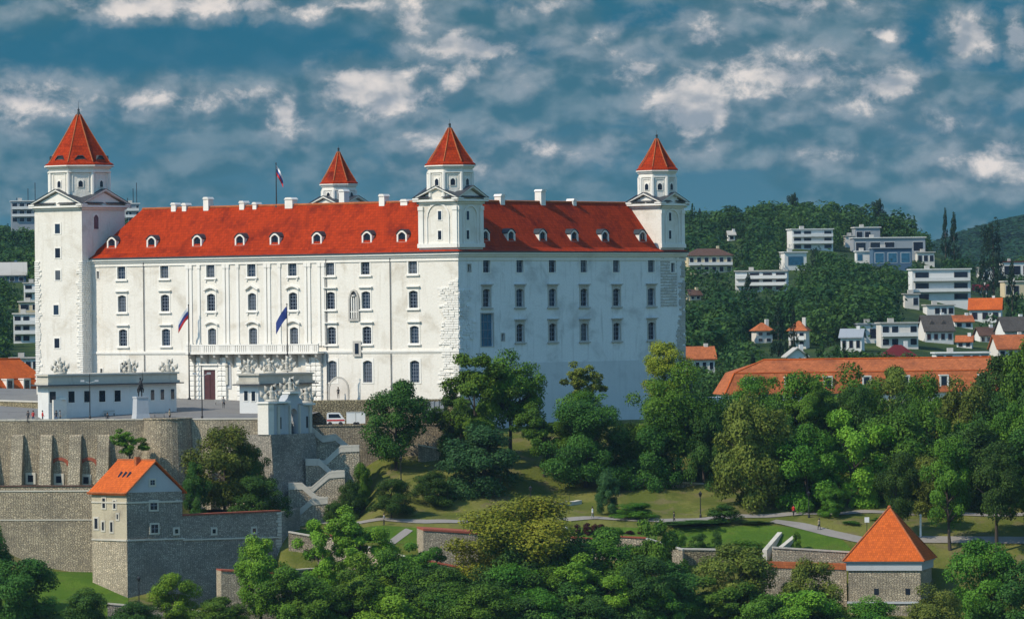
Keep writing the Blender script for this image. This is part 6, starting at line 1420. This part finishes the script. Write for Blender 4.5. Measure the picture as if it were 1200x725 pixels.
for x, y in zip(g.uniform(1085, 1330, 900), g.uniform(3800, 4650, 900)):
    X_ = (x-600)*y/F; V_, tt = LOW['dome'][g.integers(0, 3)]; sel = g.permutation(len(tt))[:110]; idx = (sel[:, None]*4+np.arange(4)).ravel(); Vs_ = V_[idx].copy(); c4 = Vs_.reshape(-1, 4, 3).mean(1, keepdims=True); Vs_ = ((Vs_.reshape(-1, 4, 3)-c4)*2.2+c4).reshape(-1, 3)
    z = th(X_, y); w_ = g.uniform(14, 22); vs.append(Vs_*np.array([w_, w_, 10])+np.array([X_, y, z-1])); ts.append(tt[sel]*.15-.12)  # far ridge leaves tinted darker in place of denser haze
me = leafmesh('hillside_wood', np.concatenate(vs), np.concatenate(ts), 'leafhill'); o = bpy.data.objects.new('hillside_wood', me); col.objects.link(o)
tag(o, 'dense dark green wood covering the hills behind the castle', 'wood', None, 'stuff'); print('hill wood quads', len(me.polygons), 'individual', nind)
# single trees on the ridge line
for (x, yt, yb, wpx, kd, lb, Yd) in ((929.5, 226, 250, 13, 'pine', 'flat-topped pine standing above the ridge line', 2190), (1029, 233, 256, 14, 'pine', 'spreading pine on the ridge left of the tower villa', 2190), (1108, 241, 290, 10, 'cone', 'slender pointed spruce beside the tower villa', 2000),
        (1118, 246, 290, 14, 'cone', 'broader spruce right of the slender one', 2000), (1164, 255, 300, 26, 'oval', 'tall dark tree on the ridge near the far blue hill', 1980), (820, 243, 262, 8, 'cone', 'small spruce on the ridge right beside the castle tower', 2180),
        (1152, 296, 345, 16, 'cone', 'dark spruce left of the stepped apartment house', 1720), (1186, 300, 350, 14, 'cone', 'dark spruce in front of the right edge houses', 1640), (958, 288, 322, 15, 'oval', 'dark rounded tree beside the white cube house', 1900), (912, 352, 398, 16, 'cone', 'dark conifer between the two red-roofed villas', 1370), (930, 356, 400, 10, 'cone', 'thin dark conifer before the tall red-roofed villa', 1340), (877, 318, 345, 14, 'cone', 'dark conifer before the long white modern house', 1600)):
    p = at(x, yb, Yd); gz = th(p.x, p.y); zt = at(x, yt, Yd).z; e = empty('ridge_tree', (p.x, p.y, gz), lb, 'tree'); wd = wpx/F*Yd*(1.9 if kd == 'cone' else 1.4)
    kk = (kd, 'r'); 
    if kk not in HIV: HIV[kk] = leafmesh('crown', *crown(kd, 777, 2600, .045), 'leafcon')
    o = bpy.data.objects.new('crown', HIV[kk]); col.objects.link(o); o.parent = e; o.scale = (wd, wd, zt-gz)
    t = bpy.data.objects.new('trunk', gettrunk('cone', 0)); col.objects.link(t); t.parent = e; t.scale = ((zt-gz)*.5, (zt-gz)*.5, (zt-gz)*.95)

# ------------------------------------------------------------------ people
def person(p, label, top='red', bot='jeans', pose='stand', rz=0):
    V = []; Ed = []; Rd = []
    def add(v, r, par=None):
        V.append(v); Rd.append(r)
        if par is not None: Ed.append((par, len(V)-1))
        return len(V)-1
    sit = pose == 'sit'; hz = .5 if sit else .95
    pel = add((0, 0, hz), .15); ch = add((0, .0, hz+.3), .15, pel); sh = add((0, 0, hz+.5), .13, ch); nk = add((0, 0, hz+.6), .055, sh); h1 = add((0, -.01, hz+.7), .1, nk); add((0, -.01, hz+.8), .085, h1)
    for s_ in (-1, 1):
        hip = add((s_*.1, 0, hz-.06), .1, pel)
        if sit: kn = add((s_*.12, -.42, hz), .07, hip); ft = add((s_*.12, -.45, .06), .05, kn); add((s_*.12, -.6, .04), .04, ft)
        else:
            st_ = .16*s_ if pose == 'walk' else 0
            kn = add((s_*.11, -st_*.6, .5), .07, hip); ft = add((s_*.11, -st_, .07), .05, kn); add((s_*.11, -st_-.14, .04), .04, ft)
        s2 = add((s_*.2, 0, hz+.48), .06, sh); el = add((s_*.26, .02+.05*s_, hz+.2), .045, s2); wr = add((s_*.25, -.12+.06*s_, hz-.02), .035, el); add((s_*.25, -.14+.06*s_, hz-.12), .04, wr)
    me = bpy.data.meshes.new('person'); me.from_pydata(V, Ed, []); o = bpy.data.objects.new('person', me); col.objects.link(o)
    m = o.modifiers.new('s', 'SKIN'); 
    for i, r in enumerate(Rd): me.skin_vertices[0].data[i].radius = (r, r*.85)
    me.skin_vertices[0].data[0].use_root = True
    m2 = o.modifiers.new('u', 'SUBSURF'); m2.levels = 1; m2.render_levels = 1
    dg = bpy.context.evaluated_depsgraph_get(); nm = bpy.data.meshes.new_from_object(o.evaluated_get(dg)); o.modifiers.clear(); o.data = nm; bpy.data.meshes.remove(me)
    for q in ('skin', top, bot): nm.materials.append(M[q])
    for f_ in nm.polygons:
        z = f_.center.z; f_.material_index = 0 if z > hz+.56 or (abs(f_.center.x) > .2 and z < hz+.1 and z > hz-.3 and pose != 'sit') else (1 if z > hz-.02 else 2); f_.use_smooth = True
    mb = MB(); mb.ring((0, .02, hz+.68), [(.10, 0), (.125, .1), (.10, .2), (.03, .24)], 8); h = mb.build('hair', 'hair', o)
    o.location = p; o.rotation_euler.z = rz; tag(o, label, 'person'); return o
def wallp(x, Yd=855.5): q = at(x, 492, Yd); return Vector((q.x, Yd, plat(Yd)))
for x, t_, b_, ps, lb in ((33, 'dark', 'dark', 'stand', 'person in dark clothes leaning at the left end of the terrace wall'), (39, 'red', 'jeans', 'stand', 'person in a red top at the left terrace wall'), (50, 'red', 'dark', 'stand', 'person in a red top and dark trousers at the wall corner by the guardhouse'),
                          (66, 'dark', 'jeans', 'stand', 'person in dark jacket standing beside the guardhouse corner'), (70.5, 'grey', 'dark', 'stand', 'person in grey beside the dark-jacketed one'), (199, 'beige', 'dark', 'stand', 'person in beige standing right of the monument'), (126, 'dark', 'jeans', 'sit', 'person in dark clothes sitting by the terrace wall')):
    person(wallp(x), lb, t_, b_, ps, x % 3)
person(hit(694.5, 608), 'person in white walking on the path by the purple shrubs', 'white_c', 'grey', 'walk', 1.2)
person(hit(664.5, 629), 'person in white at the garden bed edge', 'white_c', 'jeans', 'stand', .5)
s, _ = S.pix(402, 460); q = S.p(s, z1, 1.2); person(q, 'person in dark clothes by the round arch in the white wall', 'dark', 'dark', 'stand', .3)
q = phit(262, 478); person(q, 'person in grey sitting near the portal bench', 'grey', 'dark', 'stand', .3)
for x, t_, lb in ((501, 'dark', 'person in dark clothes under the round dark tree'), (530, 'jeans', 'person in blue on the slope under the corner trees')):
    q = at(x, 506, 867); q.z = max(th(q.x, q.y), 0); person(q, lb, t_, 'dark', 'walk', 1)

# ------------------------------------------------------------------ haze over the distance
mb = MB(); f = Fr((0, -300, 0), (1, 0)); mb.box(f, -4200, 5200, -30, 330, -7000, 0); hz = mb.build('haze', 'white'); hz['kind'] = 'stuff'
m = bpy.data.materials.new('haze'); m.use_nodes = True; t = m.node_tree; t.nodes.clear(); pv = N(t, 'ShaderNodeVolumePrincipled'); pv.inputs['Color'].default_value = (.45, .68, .95, 1); pv.inputs['Density'].default_value = 2.5e-5; pv.inputs['Anisotropy'].default_value = 0
o_ = N(t, 'ShaderNodeOutputMaterial'); t.links.new(pv.outputs[0], o_.inputs['Volume']); hz.data.materials.clear(); hz.data.materials.append(m)

person(hit(560, 615), 'person in blue walking on the path past the olive tree', 'blue', 'dark', 'walk', 0.0)

person(hit(790, 614), 'person in dark clothes on the path near the round bush', 'dark', 'dark', 'walk', 1.3)

person(hit(930, 606), 'person in red walking under the tall trees', 'red', 'dark', 'walk', 2.6)

person(hit(960, 622), 'person in beige crossing the paved square', 'beige', 'dark', 'walk', 3.9)

person(hit(450, 616), 'person in grey on the path below the small round tree', 'grey', 'dark', 'walk', 5.2)
